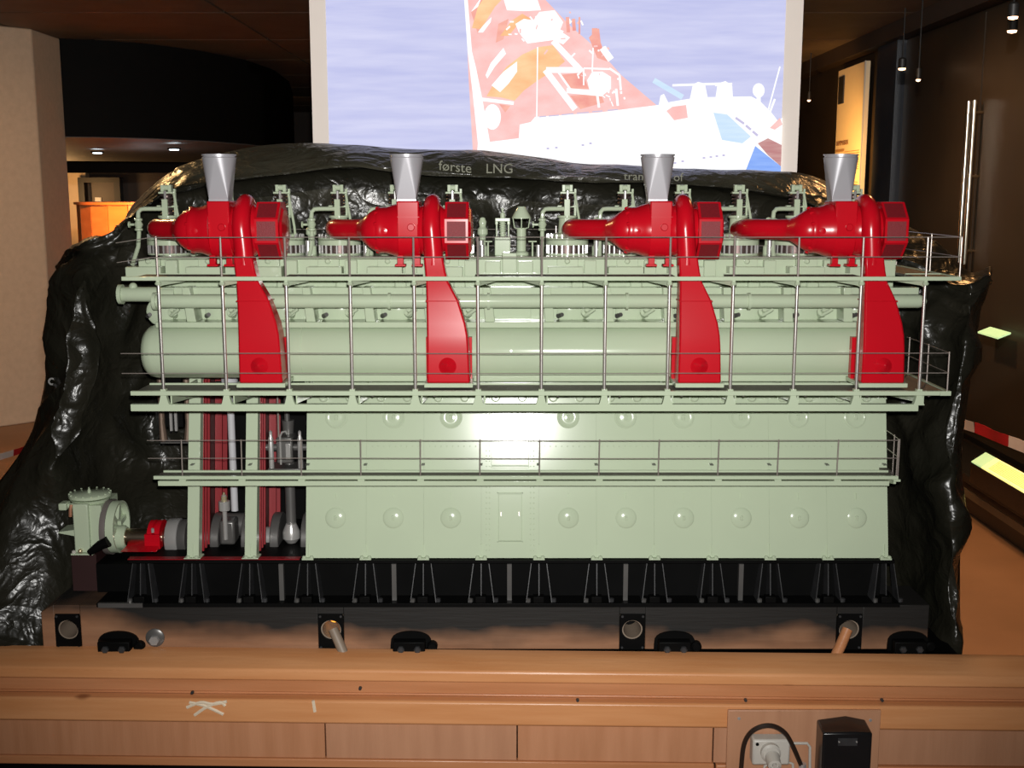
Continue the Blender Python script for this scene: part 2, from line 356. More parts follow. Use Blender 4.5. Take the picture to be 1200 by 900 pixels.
# beam across the ceiling on the right
struct(obj('trim_3', G().box(1.26, WX, 7.9, 8.2, CZ - .26, CZ), M['brown_dark']))
g = G().box(WX - .26, WX - .02, -1.5, 7.0, 0, 0.16).box(WX - .30, WX - .02, -1.5, 7.0, .16, .20)
struct(obj('trim_4', g, mat('black_ledge', (0.012, 0.010, 0.009), 0.4), bevel=.006))
obj('ledge_strip', G().box(WX - .305, WX - .300, -1.5, 7.0, .10, .135), mat('brass_edge_strip', (.16, .13, .08), .4, metal=.4), bpy.data.objects['trim_4'])

# tall info sign
y0 = 5.22; y1 = 5.88
zt0 = 1.5 + .366 * 2.36
sg = thing('information_sign', (2.36, (y0 + y1)/2, 0), 'tall orange lit information sign with printed text by the glass wall', 'sign')
obj('board', G().box(2.36, 2.39, y0, y1, 0.15, zt0), M['sign'], sg, bevel=.003)
obj('picture', G().box(2.352, 2.36, y1 - .17, y1 - .04, zt0 - .24, zt0 - .05), M['lamp_body'], sg)
obj('edge_strip', G().box(2.352, 2.36, y0, y0 + .015, .15, zt0), M['white_plastic'], sg)
def text_mesh(name, s, size, mtl, parent, loc, rot, ext=0.0008):
    cu = bpy.data.curves.new(name, 'FONT'); cu.body = s; cu.size = size; cu.extrude = ext
    to = bpy.data.objects.new(name, cu); C.objects.link(to)
    dg = bpy.context.evaluated_depsgraph_get(); me = bpy.data.meshes.new_from_object(to.evaluated_get(dg))
    bpy.data.objects.remove(to); bpy.data.curves.remove(cu)
    me.materials.clear(); me.materials.append(mtl); me.name = name
    o = link(name, me, parent, loc); o.rotation_euler = rot
    return o
rot = (R(90), 0, R(-90))
text_mesh('heading', 'DAMPMASKIN', .048, M['ink'], sg, (2.356, y1 - .03, 1.83), rot)
obj('text_line', G().box(2.354, 2.358, y1 - .24, y1 - .03, 1.785, 1.803), mat('subheading_print', (.40, .22, .08), .7), sg)
lm = mat('faint_brown_print', (0.42, 0.25, 0.10), .7)
for k in range(10):
    wdt = .34 if k != 9 else .18
    obj('text_line', G().box(2.354, 2.358, y0 + .06 + (.34 - wdt), y0 + .06 + .34, 1.778 - k*.0155, 1.783 - k*.0155), lm, sg)
for k in range(4):
    obj('text_line', G().box(2.354, 2.358, y0 + .06, y0 + .40, 1.565 - k*.0155, 1.570 - k*.0155), lm, sg)
p = at(956, 196, 7.2)
tag(obj('small_sign', G().box(p.x - .06, p.x + .06, 7.2, 7.23, 0.9, at(956, 178, 7.2).z), M['sign'], bevel=.003), 'small orange lit sign behind the silver funnel', 'sign')

# tall pull handles of the glass door
hd = thing('door_handle_pair', (WX - .06, 3.35, 1.1), 'pair of tall chrome pull bars on the glass wall', 'door handle')
for dy in (0, .075):
    bar = obj('bar', G().cyl((WX - .07, 3.31 + dy, 1.13), (WX - .07, 3.31 + dy, 1.96), .013), M['chrome'], hd)
    for z in (1.2, 1.58, 1.9):
        obj('standoff', G().cyl((WX - .07, 3.31 + dy, z), (WX - .015, 3.31 + dy, z), .008, n=8), M['chrome'], hd)

# spotlights hanging under the ceiling on the right; the reddish pair is one lamp and its reflection, both built as lamps
for (px, py, Y, lab) in [(943, 20, 5.2, 'bright warm spotlight beside the upper edge of the screen'), (948, 118, 7.6, 'small warm spotlight lowest beside the screen edge'),
                         (1057, 81, 5.0, 'warm spotlight right of the tall orange sign'), (1076, 94, 5.6, 'tiny spotlight just below the one by the tall sign'),
                         (1187, 21, 2.3, 'reddish spotlight, upper of a lamp and reflection pair above the pull bars'), (1186, 37, 3.0, 'reddish spotlight, lower of a lamp and reflection pair above the pull bars')]:
    p = at(px, py, Y); 
    if p.x > WX - .12: p = at(px, py, (WX - .14) * FPX / (px - 600) / 1.0 - 2.7)
    t = thing('track_spotlight', p, lab, 'light', 'warm spotlights near the dark ceiling')
    s = .6 if py in (94, 118) else 1.0
    obj('housing', G().lathe([(.022*s, 0), (.022*s, .05), (.012, .06)], (0, 0, 0.004), (0, 0, 1), 16), M['lamp_body'], t, p)
    obj('glow_lens', G().lathe([(0, -.008), (.018*s, -.004), (.021*s, .006)], (0, 0, 0), (0, 0, 1), 16), M['warm_lamp'], t, p)
    obj('stem', G().cyl((0, 0, .055), (0, 0, CZ - p.z), .004, n=6), M['lamp_body'], t, p)

# lit label on the ledge
a = at(1138, 544, 0); 
lb = thing('lit_label_box', (WX - .16, 2.1, .2), 'yellow lit caption panel on the low black ledge', 'lightbox')
def ledge_pt(px, py, X):
    d = at(px, py, 0) - CAM; return CAM + d * (X / d.x)
q = [ledge_pt(1138, 544, 2.08), ledge_pt(1155, 531, 2.146), ledge_pt(1236, 574, 2.146), ledge_pt(1216, 586, 2.08)]
zl = sum(p.z for p in q) / 4
y_far = (q[0].y + q[1].y) / 2; y_near = (q[2].y + q[3].y) / 2
z0 = (q[0].z + q[3].z) / 2; z1 = (q[1].z + q[2].z) / 2
def lp(x, y, dz=0): return Vector((x, y, z0 + (z1 - z0) * (x - 2.08) / .066 + dz))
obj('case', G().prism([(2.08, y_near, .2), (2.146, y_near, .2), lp(2.146, y_near, -.002), lp(2.08, y_near, -.002)], (0, y_far - y_near, 0)), M['black_plastic'], lb)
ysp = y_far - (y_far - y_near) * .17
obj('caption_panel', G().prism([lp(2.082, y_near + .005), lp(2.144, y_near + .005), lp(2.144, ysp), lp(2.082, ysp)], (0, 0, .004)), M['lightbox'], lb)
obj('header_panel', G().prism([lp(2.082, ysp + .002), lp(2.144, ysp + .002), lp(2.144, y_far), lp(2.082, y_far)], (0, 0, .004)), M['lightbox_green'], lb)
tm = mat('label_print', (.5, .42, .1), .7, emit=(.75, .58, .14), estr=.8)
for k in range(8):
    x = 2.092 + k * .006
    obj('text_line', G().prism([lp(x, y_near + .05, .004), lp(x + .0028, y_near + .05, .004), lp(x + .0028, ysp - .05, .004), lp(x, ysp - .05, .004)], (0, 0, .001)), tm, lb)
# second small lit plate farther back
p = ledge_pt(1172, 391, WX - .05)
tag(obj('small_caption_plate', G().prism([(p.x - .06, p.y - .12, p.z - .012), (p.x, p.y - .12, p.z + .012), (p.x, p.y + .12, p.z + .012), (p.x - .06, p.y + .12, p.z - .012)], (0, 0, .008)), M['lightbox_green']), 'small pale green caption plate on the glass wall', 'plate')

# barrier tapes
def tape(name, pts, lab, w_=.045, first=0):
    t = thing(name, pts[0], lab, 'barrier tape', 'red and white barrier tapes')
    P_ = []
    for i in range(len(pts) - 1):
        for k in range(5): P_.append(Vector(pts[i]).lerp(Vector(pts[i+1]), k / 5))
    P_.append(Vector(pts[-1]))
    L_ = 0; seg = []; cur = [P_[0]]
    for i in range(1, len(P_)):
        L_ += (P_[i] - P_[i-1]).length; cur.append(P_[i])
        if L_ > .30 or i == len(P_) - 1: seg.append(cur); cur = [P_[i]]; L_ = 0
    for k, s in enumerate(seg):
        g = G(); up = [p + Vector((0.006*math.sin(i), .004, w_)) for i, p in enumerate(s)]
        g.loft([s, up, [p + Vector((.002, .002, 0)) for p in up], [p + Vector((.002, .002, 0)) for p in s], s], caps=False, close=False)
        obj('red_band' if (k + first) % 2 else 'white_band', g, M['tape_red' if (k + first) % 2 else 'tape_white'], t)
def tp(px, py, X): return ledge_pt(px, py, X)
tape('barrier_tape', [tp(1110, 497, 2.0), tp(1142, 507, 2.0), tp(1170, 519, 2.0), tp(1200, 531, 2.0), tp(1250, 551, 2.0)], 'red and white barrier tape in front of the glass wall')
tape('barrier_tape', [at(-66, 556, 2.35), at(-6, 541, 2.5), at(20, 533, 2.6), at(40, 526, 2.7), at(90, 516, 2.9)], 'red and white barrier tape behind the tarpaulin by the pillar', .03)

# ================================================================== PROJECTION SCREEN
SY = 2.3
def sp(px, py, dy=0.0): return at(px, py, SY - dy)
zb = 1.50; zt = 2.47
xl = at(365, 100, SY).x; xr = at(938, 100, SY).x
ps = thing('projection_screen', ((xl + xr)/2, SY, zb), 'large white projection screen showing a film of a tanker at sea', 'screen')
xi0 = at(384, 100, SY).x; xi1 = at(917.5, 100, SY).x
g = G().box(xl, xi0, SY, SY + .012, zb, zt).box(xi1, xr, SY, SY + .012, zb, zt).box(xi0, xi1, SY + .004, SY + .012, zb, zt)
obj('screen_cloth', g, M['screen'], ps)
obj('roller_case', G().box(xl - .05, xr + .05, SY - .04, SY + .06, zt, zt + .08), M['white_plastic'], ps, bevel=.01)
obj('bottom_bar', G().cyl((xl, SY + .006, zb), (xr, SY + .006, zb), .012), M['white_plastic'], ps)
obj('film_sea', G().box(xi0, xi1, SY - .001, SY + .004, zb + .02, zt - .02), M['e_sea'], ps)
layer = [0]
def pic(name, mtl, *polys):
    layer[0] += 1; d = .0012 * layer[0]
    for poly in polys:
        pts = []
        for (x, y) in poly:
            q = sp(x, y, d); q.x = min(max(q.x, xi0), xi1); q.z = min(q.z, zt - .02); pts.append(q)
        obj(name, G().prism(pts, (0, -.0004, 0)), M[mtl], ps)
def line(x0, y0, x1, y1, w0=1.2, w1=None):
    w1 = w1 or w0; dx, dy = x1-x0, y1-y0; l = math.hypot(dx, dy) or 1; nx, ny = -dy/l, dx/l
    return [(x0+nx*w0, y0+ny*w0), (x1+nx*w1, y1+ny*w1), (x1-nx*w1, y1-ny*w1), (x0-nx*w0, y0-ny*w0)]
def ell(cx, cy, rx, ry, n=18, a0=0, a1=360): return [(cx + rx*math.cos(R(a0+(a1-a0)*i/(n if a1-a0 < 360 else n))), cy + ry*math.sin(R(a0+(a1-a0)*i/n))) for i in range(n if a1-a0 >= 360 else n+1)]
pic('film_hull', 'e_pink', [(545, -15), (625, -15), (668, 30), (705, 62), (728, 88), (775, 128), (770, 210), (556, 210), (549, 90)])
pic('film_deck_shadow', 'e_red', [(552, 14), (570, -15), (580, -15), (560, 40)], [(584, 28), (596, 22), (590, 46), (581, 50)], [(655, 88), (682, 85), (690, 104), (668, 104)], [(668, 112), (704, 110), (708, 120), (680, 128)], [(585, 122), (598, 124), (592, 132)], [(690, 44), (702, 33), (704, 50), (712, 72), (700, 68)])
pic('film_tank_band', 'e_orange', [(553, 33), (560, 8), (576, -15), (602, -15), (580, 8), (564, 34)], [(586, 42), (600, 24), (612, 16), (622, 22), (606, 30), (596, 42)],
    [(570, 113), (580, 96), (594, 78), (612, 64), (632, 55), (648, 53), (662, 72), (650, 82), (632, 93), (614, 106), (603, 118), (586, 114)])
pic('film_tank_highlight', 'e_white', [(576, 100), (590, 84), (606, 72), (606, 84), (596, 98), (586, 108)])
pic('film_name_plate', 'e_white', [(569, 88), (575, 74), (590, 56), (593, 63), (580, 78), (571, 92)], [(560, 38), (566, 30), (576, 20), (575, 26), (566, 38)], [(552, 14), (560, 2), (565, -4), (560, 8)])
pic('film_deck_band', 'e_white', [(543, -15), (547, -15), (553, 60), (558, 80), (566, 120), (574, 166), (560, 168), (554, 110), (548, 60)])
pic('film_gangway', 'e_white', [(586, -15), (622, -15), (630, 0), (634, 12), (614, 13), (594, 12)], [(604, 28), (614, 22), (625, 24), (632, 14), (650, 12), (660, 26), (656, 36), (668, 44), (660, 52), (648, 47), (618, 51), (608, 38)],
    line(648, 48, 682, 84, 3.4), line(680, 82, 640, 82, 3.4), line(639, 82, 674, 128, 3.6), line(664, 106, 706, 110, 3), line(654, 84, 668, 104, 1.2))
pic('film_manifold', 'e_white', [(688, 94), (694, 84), (706, 84), (716, 90), (716, 104), (706, 112), (692, 110)], line(714, 80, 726, 88, 1.2), line(726, 88, 728, 110, 1.2), line(684, 80, 716, 81, 1), line(684, 80, 684, 100, .8), line(700, 112, 702, 126, 1.4), line(722, 104, 724, 124, 1.4))
for k in range(70):
    rx = random.choice([(612, 30, 20, 16), (660, 40, 22, 20), (700, 96, 26, 16), (690, 68, 24, 18), (716, 110, 16, 12), (652, 22, 16, 12)])
    x = rx[0] + random.uniform(-1, 1)*rx[2]; y = rx[1] + random.uniform(-1, 1)*rx[3]; a_ = random.uniform(-.9, .9) + (1.57 if random.random() < .55 else .7); l_ = random.uniform(2, 7)
    pic('film_deck_fitting', random.choice(['e_white', 'e_white', 'e_white', 'e_pink']), line(x, y, x + l_*math.cos(a_), y + l_*math.sin(a_), random.uniform(.5, 1.1)))
    layer[0] -= 1
layer[0] += 1
pic('film_crane', 'e_white', line(562, 116, 602, 121, 2), ell(577, 137, 10, 15), line(630, 55, 629, 138, .7), line(706, 56, 716, 70, 4), line(695, 56, 694, 84, .8))
pic('film_mast', 'e_red', line(697, 33, 697, 52, 3.4), line(665, 20, 666, 38, 2), line(672, 22, 673, 36, 2), line(679, 20, 679, 40, 1))
pic('film_superstructure', 'e_white', [(560, 168), (608, 162), (609, 146), (622, 143), (627, 137), (700, 132), (772, 123), (774, 112), (778, 110), (783, 120), (800, 117), (820, 114), (880, 113), (890, 118), (904, 132), (918, 148), (918, 215), (556, 215)],
    [(808, 118), (812, 99), (818, 96), (826, 98), (830, 118)], [(838, 118), (841, 98), (850, 95), (858, 100), (859, 118)], ell(889, 106, 7, 8.5), line(889, 112, 889, 124, 2.4), line(788, 100, 845, 98, 1.3), line(900, 130, 914, 78, .8), line(902, 132, 908, 116, 1.2), [(896, 150), (917, 138), (917, 168), (904, 164)], line(838, 100, 858, 98, 1))
pic('film_rail', 'e_grey', line(632, 137, 640, 136.2, .6), line(643, 136, 655, 135, .6), line(658, 134.6, 672, 133.2, .6), line(676, 132.8, 690, 131.6, .6), line(694, 131, 706, 130, .6), line(712, 129.4, 724, 128.4, .6), line(862, 138, 872, 145, 1.4), line(874, 147, 880, 152, 1.4), line(882, 154, 888, 159, 1.4))
pic('film_shade', 'e_cyan', [(836, 132), (852, 134), (880, 160), (870, 168), (846, 164)], line(766, 94, 800, 114, 3.2))
pic('film_lifeboat', 'e_pink', [(781, 130), (788, 125), (804, 123), (806, 138), (790, 141)], [(902, 150), (914, 138), (917, 146), (908, 152)])
pic('film_funnel', 'e_brown', [(888, 168), (900, 162), (917, 170), (917, 195), (900, 182)])
pic('film_funnel_blue', 'e_blue', [(885, 171), (917, 195), (917, 215), (868, 215)])
pic('film_porthole', 'e_grey', *[ell(x, y, 1.8, 1.3, 10) for x, y in [(825, 185), (833, 184), (840, 183), (848, 182), (800, 189), (791, 191), (642, 174), (652, 173), (683, 170), (692, 168)]])

# ================================================================== PLINTH (crate) AND BEAM
plinth = thing('display_crate', (0, 0.3, 0), 'long varnished pine crate carrying the engine model', 'crate')
YAW = R(1.4); PZ = 0.386; PF = -0.135
def yaw_obj(o, zrot=YAW): o.rotation_euler = (0, 0, -zrot); return o
# all crate parts are built about x = 0, y = PF and turned a little about that point
cr = []
def crate_part(name, g, m, parent=plinth, bevel=.003):
    o = obj(name, g, M[m] if isinstance(m, str) else m, parent, (0, PF, 0), bevel=bevel); yaw_obj(o); return o
crate_part('top_board', G().prism([(-1.7, 0, PZ - .030), (-1.7, 0, PZ - .002), (-1.7, .048, .406), (-1.7, .085, .406), (-1.7, .085, PZ - .03)], (3.4, 0, 0)), 'pine', bevel=.005)
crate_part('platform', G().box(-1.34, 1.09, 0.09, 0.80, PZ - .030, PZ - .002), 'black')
crate_part('upper_strip', G().box(-1.7, 1.7, 0.012, 0.05, PZ - .064, PZ - .030), 'pine2')
crate_part('groove', G().box(-1.7, 1.7, 0.016, 0.05, PZ - .072, PZ - .064), 'pine2')
crate_part('front_rail', G().box(-1.7, 1.7, -0.016, 0.02, PZ - .130, PZ - .070), 'pine', bevel=.006)
xs = [-1.7, -.452, .012, .478, .60]
xs = [-1.7, at(380, 870, PF).x, at(606, 870, PF).x, at(835, 870, PF).x, 1.7]
for k in range(4):
    crate_part('front_panel', G().box(xs[k] + .0015, xs[k+1] - .0015, 0.004, 0.02, PZ - .226, PZ - .1305), 'ply' if k % 2 == 0 else 'ply2', bevel=.001)
crate_part('bottom_strip', G().box(-1.7, at(836, 890, PF).x, -.002, 0.02, PZ - .248, PZ - .2265), 'pine2')
crate_part('bottom_rail', G().box(at(838, 890, PF).x, 1.7, -0.006, 0.02, PZ - .36, PZ - .2275), 'pine2')
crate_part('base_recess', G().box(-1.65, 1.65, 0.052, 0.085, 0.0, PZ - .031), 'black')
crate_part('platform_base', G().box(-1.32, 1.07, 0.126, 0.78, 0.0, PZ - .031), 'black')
# screws / nails and chalk marks on the rail
scr = [(422, 807), (677, 821), (225, 812), (874, 821), (1034, 821)]
for (px, py) in scr:
    p = at(px, py, PF - .02)
    obj('screw', G().lathe([(0, -.0015), (.0035, -.0012), (.004, 0.006)], p, (0, 1, 0), 10), M['black_edge'], plinth)
p = at(421, 808, PF - .003)
def stroke(pts, w_=.0022):
    g = G(); P3 = [at(x, y, PF - .0175 - .022*( -x+600)/1270 * 0) for x, y in pts]
    g.tube(P3, w_, 6); return g
for pts in [[(219, 829), (235, 823), (250, 825), (266, 822)], [(222, 823), (240, 827), (262, 837)], [(228, 838), (243, 828), (258, 823), (264, 827)], [(367, 821), (369, 834)]]:
    g = G(); P3 = []
    for x, y in pts:
        Yf = PF - .0165 + math.tan(YAW) * (-(at(x, y, PF).x)); P3.append(at(x, y, Yf))
    g.tube(spl(P3, 4), .0040, 6); obj('chalk_mark', g, M['chalk'], plinth)

# wooden beam under the engine, with square black hole plates
BY = -0.03
bz1 = at(600, 709, BY).z; bz0 = PZ + 0.012
bx0 = at(49, 735, BY).x; bx1 = at(1088, 735, BY).x
beam = thing('support_beam', ((bx0 + bx1)/2, BY, bz0), 'long sooty wooden beam under the engine bedplate', 'beam')
holes = [at(x, 740, BY).x for x in (80, 388, 741, 995)]
hw = .031
edges = [bx0 + .0]
cuts = []
last = bx0
for h in holes + [None]:
    e = (h - hw) if h is not None else bx1
    g = G()
    if last == bx0:
        g.prism([(last, BY, bz0), (e, BY, bz0), (e, BY, bz1), (last + .03, BY, bz1), (last, BY, bz1 - .018)], (0, .14, 0))
    else:
        g.box(last, e, BY, BY + .14, bz0, bz1)
    obj('timber', g, M['beam'], beam, bevel=.002)
    if h is not None:
        obj('timber', G().box(h - hw, h + hw, BY, BY + .14, bz1 - .022, bz1), M['beam'], beam)
        last = h + hw
for i, h in enumerate(holes):
    zc = at(600, 738, BY).z; r = .025; z0 = bz0; z1 = bz1 - .022
    n = 32; ci = [Vector((h + r*math.cos(2*math.pi*k/n), BY - .002, zc + r*math.sin(2*math.pi*k/n))) for k in range(n)]
    co = []
    for k in range(n):
        c_, s_ = math.cos(2*math.pi*k/n), math.sin(2*math.pi*k/n)
        t = min(hw / abs(c_) if abs(c_) > 1e-6 else 9, ((z1 - zc) if s_ > 0 else (zc - z0)) / abs(s_) if abs(s_) > 1e-6 else 9)
        co.append(Vector((h + t*c_, BY - .002, zc + t*s_)))
    bk = Vector((0, .006, 0))
    g = G(); g.loft([ci, co, [p + bk for p in co], [p + bk for p in ci], ci], caps=False)
    pl = obj('hole_plate', g, M['black'], beam)
    for sx in (-1, 1):
        for sz in (z0 + .006, z1 - .006):
            obj('bolt', G().lathe([(0, -.003), (.003, -.003), (.003, .002)], (h + sx*(hw - .006), BY - .002, sz), (0, 1, 0), 8), M['black_edge'], pl)
    obj('sleeve', G().ring(r - .003, r, .11, (h, BY + .004, zc), (0, 1, 0)), M['cream_plastic'], pl)
    if i == 1: obj('lamp_glimpse', G().lathe([(0, 0), (.016, 0), (.016, .004), (0, .004)], (h - .002, BY + .075, zc + .006), (0, 1, 0), 20), M['orange_glow'], pl)
    else: obj('end_cap', G().lathe([(0, 0), (r - .003, 0), (r - .003, .004), (0, .004)], (h, BY + .09, zc), (0, 1, 0), 20), M['black'], pl)
# loose rods leaning out of two of the holes
h = holes[1]; zc = at(600, 738, BY).z
tag(obj('pale_rod', G().tube([(h + .006, BY - .006, zc + .004), (h + .022, BY - .02, zc - .025), (h + .036, BY - .03, PZ + .008)], [.012, .012, .012], 12), M['cream_plastic']), 'pale grey rod leaning out of the beam hole with orange light', 'rod')
h = holes[3]
tag(obj('wooden_rod', G().tube([(h - .006, BY - .006, zc + .004), (h - .024, BY - .02, zc - .03), (h - .04, BY - .034, PZ + .008)], .013, 12), M['pine2']), 'pinkish wooden rod leaning out of the beam hole under the date corner', 'rod')
bpy.data.objects['wooden_rod']['label'] = 'pinkish wooden rod leaning out of the beam hole near the right tarpaulin edge'
# black twin clamps on the beam face
for (px, lab) in [(140, 'black twin bolted clamp on the beam, beside the small steel knob'), (482, 'black twin bolted clamp on the beam, right of the leaning pale rod'), (790, 'black twin bolted clamp on the beam, beside the third hole plate'), (1063, 'black twin bolted clamp on the beam end by the tarpaulin')]:
    p = at(px, 757, BY); p.z = bz0
    t = thing('beam_clamp', p, lab, 'clamp', 'black clamps along the beam')
    g = G(); prof = []
    for k in range(13):
        a = math.pi * k / 12; prof.append((p.x + .050*math.cos(a)*1.0, BY - .008, bz0 + .012 + .036*math.sin(a)**.6))
    g.prism([(p.x + .05, BY - .008, bz0)] + prof + [(p.x - .05, BY - .008, bz0)], (0, .008, 0))
    obj('back_plate', g, M['black'], t)
    obj('clamp_block', G().box(p.x - .042, p.x + .036, BY - .034, BY - .008, bz0 - .01, bz0 + .032), M['black'], t, bevel=.003)
    for sx in (-.022, .018):
        obj('bolt_head', G().lathe([(.009, 0), (.009, .006), (.006, .009), (0, .009)], (p.x + sx, BY - .034, bz0 + .014), (0, -1, 0), 6), M['black_edge'], t)
    obj('side_lug', G().lathe([(.013, 0), (.013, .014), (.009, .018)], (p.x + .052, BY - .002, bz0 + .012), (0, -1, 0), 14), M['black'], t)
p = at(182, 747, BY)
t = thing('steel_knob', p, 'small round steel washer with a hexagon bolt on the beam', 'bolt')
obj('washer', G().lathe([(0, 0), (.023, 0), (.023, .003), (.018, .006), (0, .006)], p, (0, -1, 0), 28), M['gunmetal'], t)
obj('bolt_head', G().lathe([(.012, .006), (.012, .014), (0, .014)], p - Vector((0, 0, .004)), (0, -1, 0), 6), M['steel'], t)

# ------------------------------------------------------------------ mounting board, junction box, black box on the crate front
FB = PF - .02
def fp(px, py, d=0.0): return at(px, py, FB - d)
a = fp(851, 827); b_ = fp(1029, 827)
# the face is turned with the crate, these sit close to x=.45
off = -math.tan(YAW) * .5
FB = PF - .018 + off
tag(obj('mounting_board', G().box(a.x, b_.x, FB - .014, FB - .006 , .04, a.z), M['ply2'], bevel=.002), 'plywood backing board behind the white socket and black box', 'board')
mb = FB - .014
for (px, py) in [(866, 842), (1020, 844)]:
    p = at(px, py, mb); obj('screw', G().lathe([(0, .002), (.0035, .0015), (.004, 0)], p, (0, -1, 0), 10), M['steel'], bpy.data.objects['mounting_board'])
t = thing('white_socket_box', at(903, 895, mb), 'white plastic socket box with a round knob on the crate front', 'socket')
a = at(882, 866, mb - .03); b_ = at(925, 893, mb - .03)
obj('box_body', G().box(a.x, b_.x, mb - .035, mb, b_.z - .006, a.z), M['white_plastic'], t, bevel=.005)
c = at(903, 882, mb - .04)
obj('knob_ring', G().lathe([(.023, 0), (.023, .012), (.018, .016), (.0, .016)], (c.x, mb - .034, c.z), (0, -1, 0), 24), M['white_plastic'], t)
k = obj('knob', G().lathe([(.017, 0), (.015, .03), (.010, .032), (.010, .026), (.005, .026), (.005, .032), (0, .032)], (c.x + .002, mb - .048, c.z - .006), (0, -1, -.25), 24), M['white_plastic'], t)
obj('vent_hole', G().lathe([(0, 0), (.004, 0), (.004, .001), (0, .001)], (a.x + .010, mb - .036, a.z - .010), (0, -1, 0), 10), M['black'], t)
tag(obj('black_cable', G().tube(spl([at(868, 915, mb - .02), at(869, 895, mb - .025), at(872, 872, mb - .035), at(880, 858, mb - .045), at(893, 851, mb - .05), at(907, 851, mb - .05), at(920, 859, mb - .045), at(929, 874, mb - .035), at(936, 890, mb - .02), at(939, 897, mb - .012)], 4), .0055, 10), M['cable']), 'dark brown cable arching over the white socket box', 'cable')
tag(obj('cable_gland', G().lathe([(.012, 0), (.012, .02), (.009, .024), (.009, .05)], at(940, 904, mb - .012) + Vector((0, 0, -.03)), (0, 0, 1), 12), M['steel']), 'small metal cable gland where the dark cable ends', 'connector')
tag(obj('white_wire', G().tube([at(925, 871, mb - .012), at(936, 871, mb - .010), at(946, 871, mb - .010), at(949, 875, mb - .010), at(949, 905, mb - .010)], .0032, 8), M['white_plastic']), 'thin white wire bending down right of the socket box', 'wire')
tag(obj('white_wire', G().tube([at(895, 910, mb - .012), at(896, 898, mb - .012), at(904, 893, mb - .014), at(920, 892, mb - .012), at(929, 895, mb - .010), at(930, 912, mb - .010)], .0032, 8), M['white_plastic']), 'thin white wire looping under the round socket knob', 'wire')
t = thing('black_speaker_box', at(990, 895, mb), 'black plastic box with slanted top on the crate front', 'box')
a = at(957, 840, mb); b_ = at(1014, 840, mb); zt = at(990, 840, mb).z; zb2 = .08
af = at(962, 858, mb - .06); bf = at(1024, 858, mb - .06)
cxm = (a.x + b_.x)/2
back = [(a.x, mb, zb2), (b_.x, mb, zb2), (b_.x, mb, zt - .006), (cxm + .01, mb, zt + .004), (a.x, mb, zt - .006)]
frontp = [(af.x + .004, mb - .065, zb2), (bf.x - .004, mb - .065, zb2), (bf.x - .004, mb - .065, af.z), (cxm + .012, mb - .065, af.z + .001), (af.x + .004, mb - .065, af.z)]
obj('box_body', G().loft([[Vector(p) for p in back], [Vector(p) for p in frontp]]), M['black_plastic'], t, bevel=.004)
cc = (af.x + bf.x)/2
obj('slot_panel', G().box(cc - .022, cc + .022, mb - .0665, mb - .065, af.z - .030, af.z - .012), M['black_edge'], t)
for sx in (-.02, .02): obj('screw', G().lathe([(0, .002), (.002, .002), (.002, 0)], (cc + sx, mb - .0665, af.z - .02), (0, -1, 0), 8), M['steel'], t)
obj('lug_screw', G().lathe([(0, .003), (.003, .002), (.003, 0)], (cxm + .006, mb - .001, zt - .003), (0, -1, 0), 8), M['steel'], t)

# ================================================================== ENGINE
P = 0.1406
def colX(k): return -0.778 + P * k
CX = [-0.0047 + P * k for k in (-6, -5, -4, -3, -2, -1, 1, 2, 3, 4, 5, 6)]
SL = 0.2126; Z0 = 0.618
def fY(z): return (z - Z0) * SL
YC = 0.17
eng = thing('marine_engine_model', (0, 0.15, 0.505), 'pale green and red scale model of a marine diesel engine', 'engine model')

# --- bedplate
ZB = at(600, 704, 0).z
bx0, bx1 = at(118, 690, 0).x, at(1050, 690, 0).x
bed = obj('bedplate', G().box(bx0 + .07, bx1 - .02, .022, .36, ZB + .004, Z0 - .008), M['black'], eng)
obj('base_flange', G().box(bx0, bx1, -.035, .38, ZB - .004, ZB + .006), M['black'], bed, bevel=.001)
obj('top_flange', G().box(at(152, 655, 0).x, colX(12) + .02, -.012, .36, Z0 - .008, Z0), M['black'], bed, bevel=.001)
a = at(154, 652, .02)
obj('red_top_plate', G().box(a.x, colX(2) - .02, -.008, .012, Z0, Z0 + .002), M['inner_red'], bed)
obj('silver_foot_strip', G().box(at(116, 706, -.03).x, at(168, 706, -.03).x, -.038, -.03, ZB - .004, ZB + .007), M['gunmetal'], bed)
for k in range(-1, 13):
    x = colX(k) if k >= 0 else colX(0) - .125
    zt, zb = Z0 - .009, ZB + .006
    obj('gusset', G().prism([(x - .0012, .02, zt), (x - .0012, -.010, zt), (x - .0012, -.026, zb), (x - .0012, .02, zb)], (.0024, 0, 0)), M['black_edge'], bed)
    for s in (-1, 1):
        obj('side_gusset', G().prism([(x + s*.018, -.010, zt), (x + s*.030, -.028, zb), (x + s*.030, .02, zb), (x + s*.018, .02, zt)], (s*.0018, 0, 0)), M['black_edge'], bed)
    obj('foot_block', G().box(x - .014, x + .012, -.034, -.012, zb, zb + .016), M['black'], bed, bevel=.0015)
    obj('foot_bolt', G().lathe([(.006, 0), (.006, .008), (0, .010)], (x - .026, -.024, zb), (0, 0, 1), 8), M['gunmetal'], bed)
    obj('foot_bolt', G().lathe([(.006, 0), (.006, .008), (0, .010)], (x + .036, -.022, zb), (0, 0, 1), 8), M['black_edge'], bed)
for px in (462, 597, 733, 868, 330):
    x = at(px, 680, -.01).x
    obj('grey_stay', G().box(x - .0055, x + .0055, -.014, .0, ZB + .006, Z0 - .009), M['gunmetal'], bed)

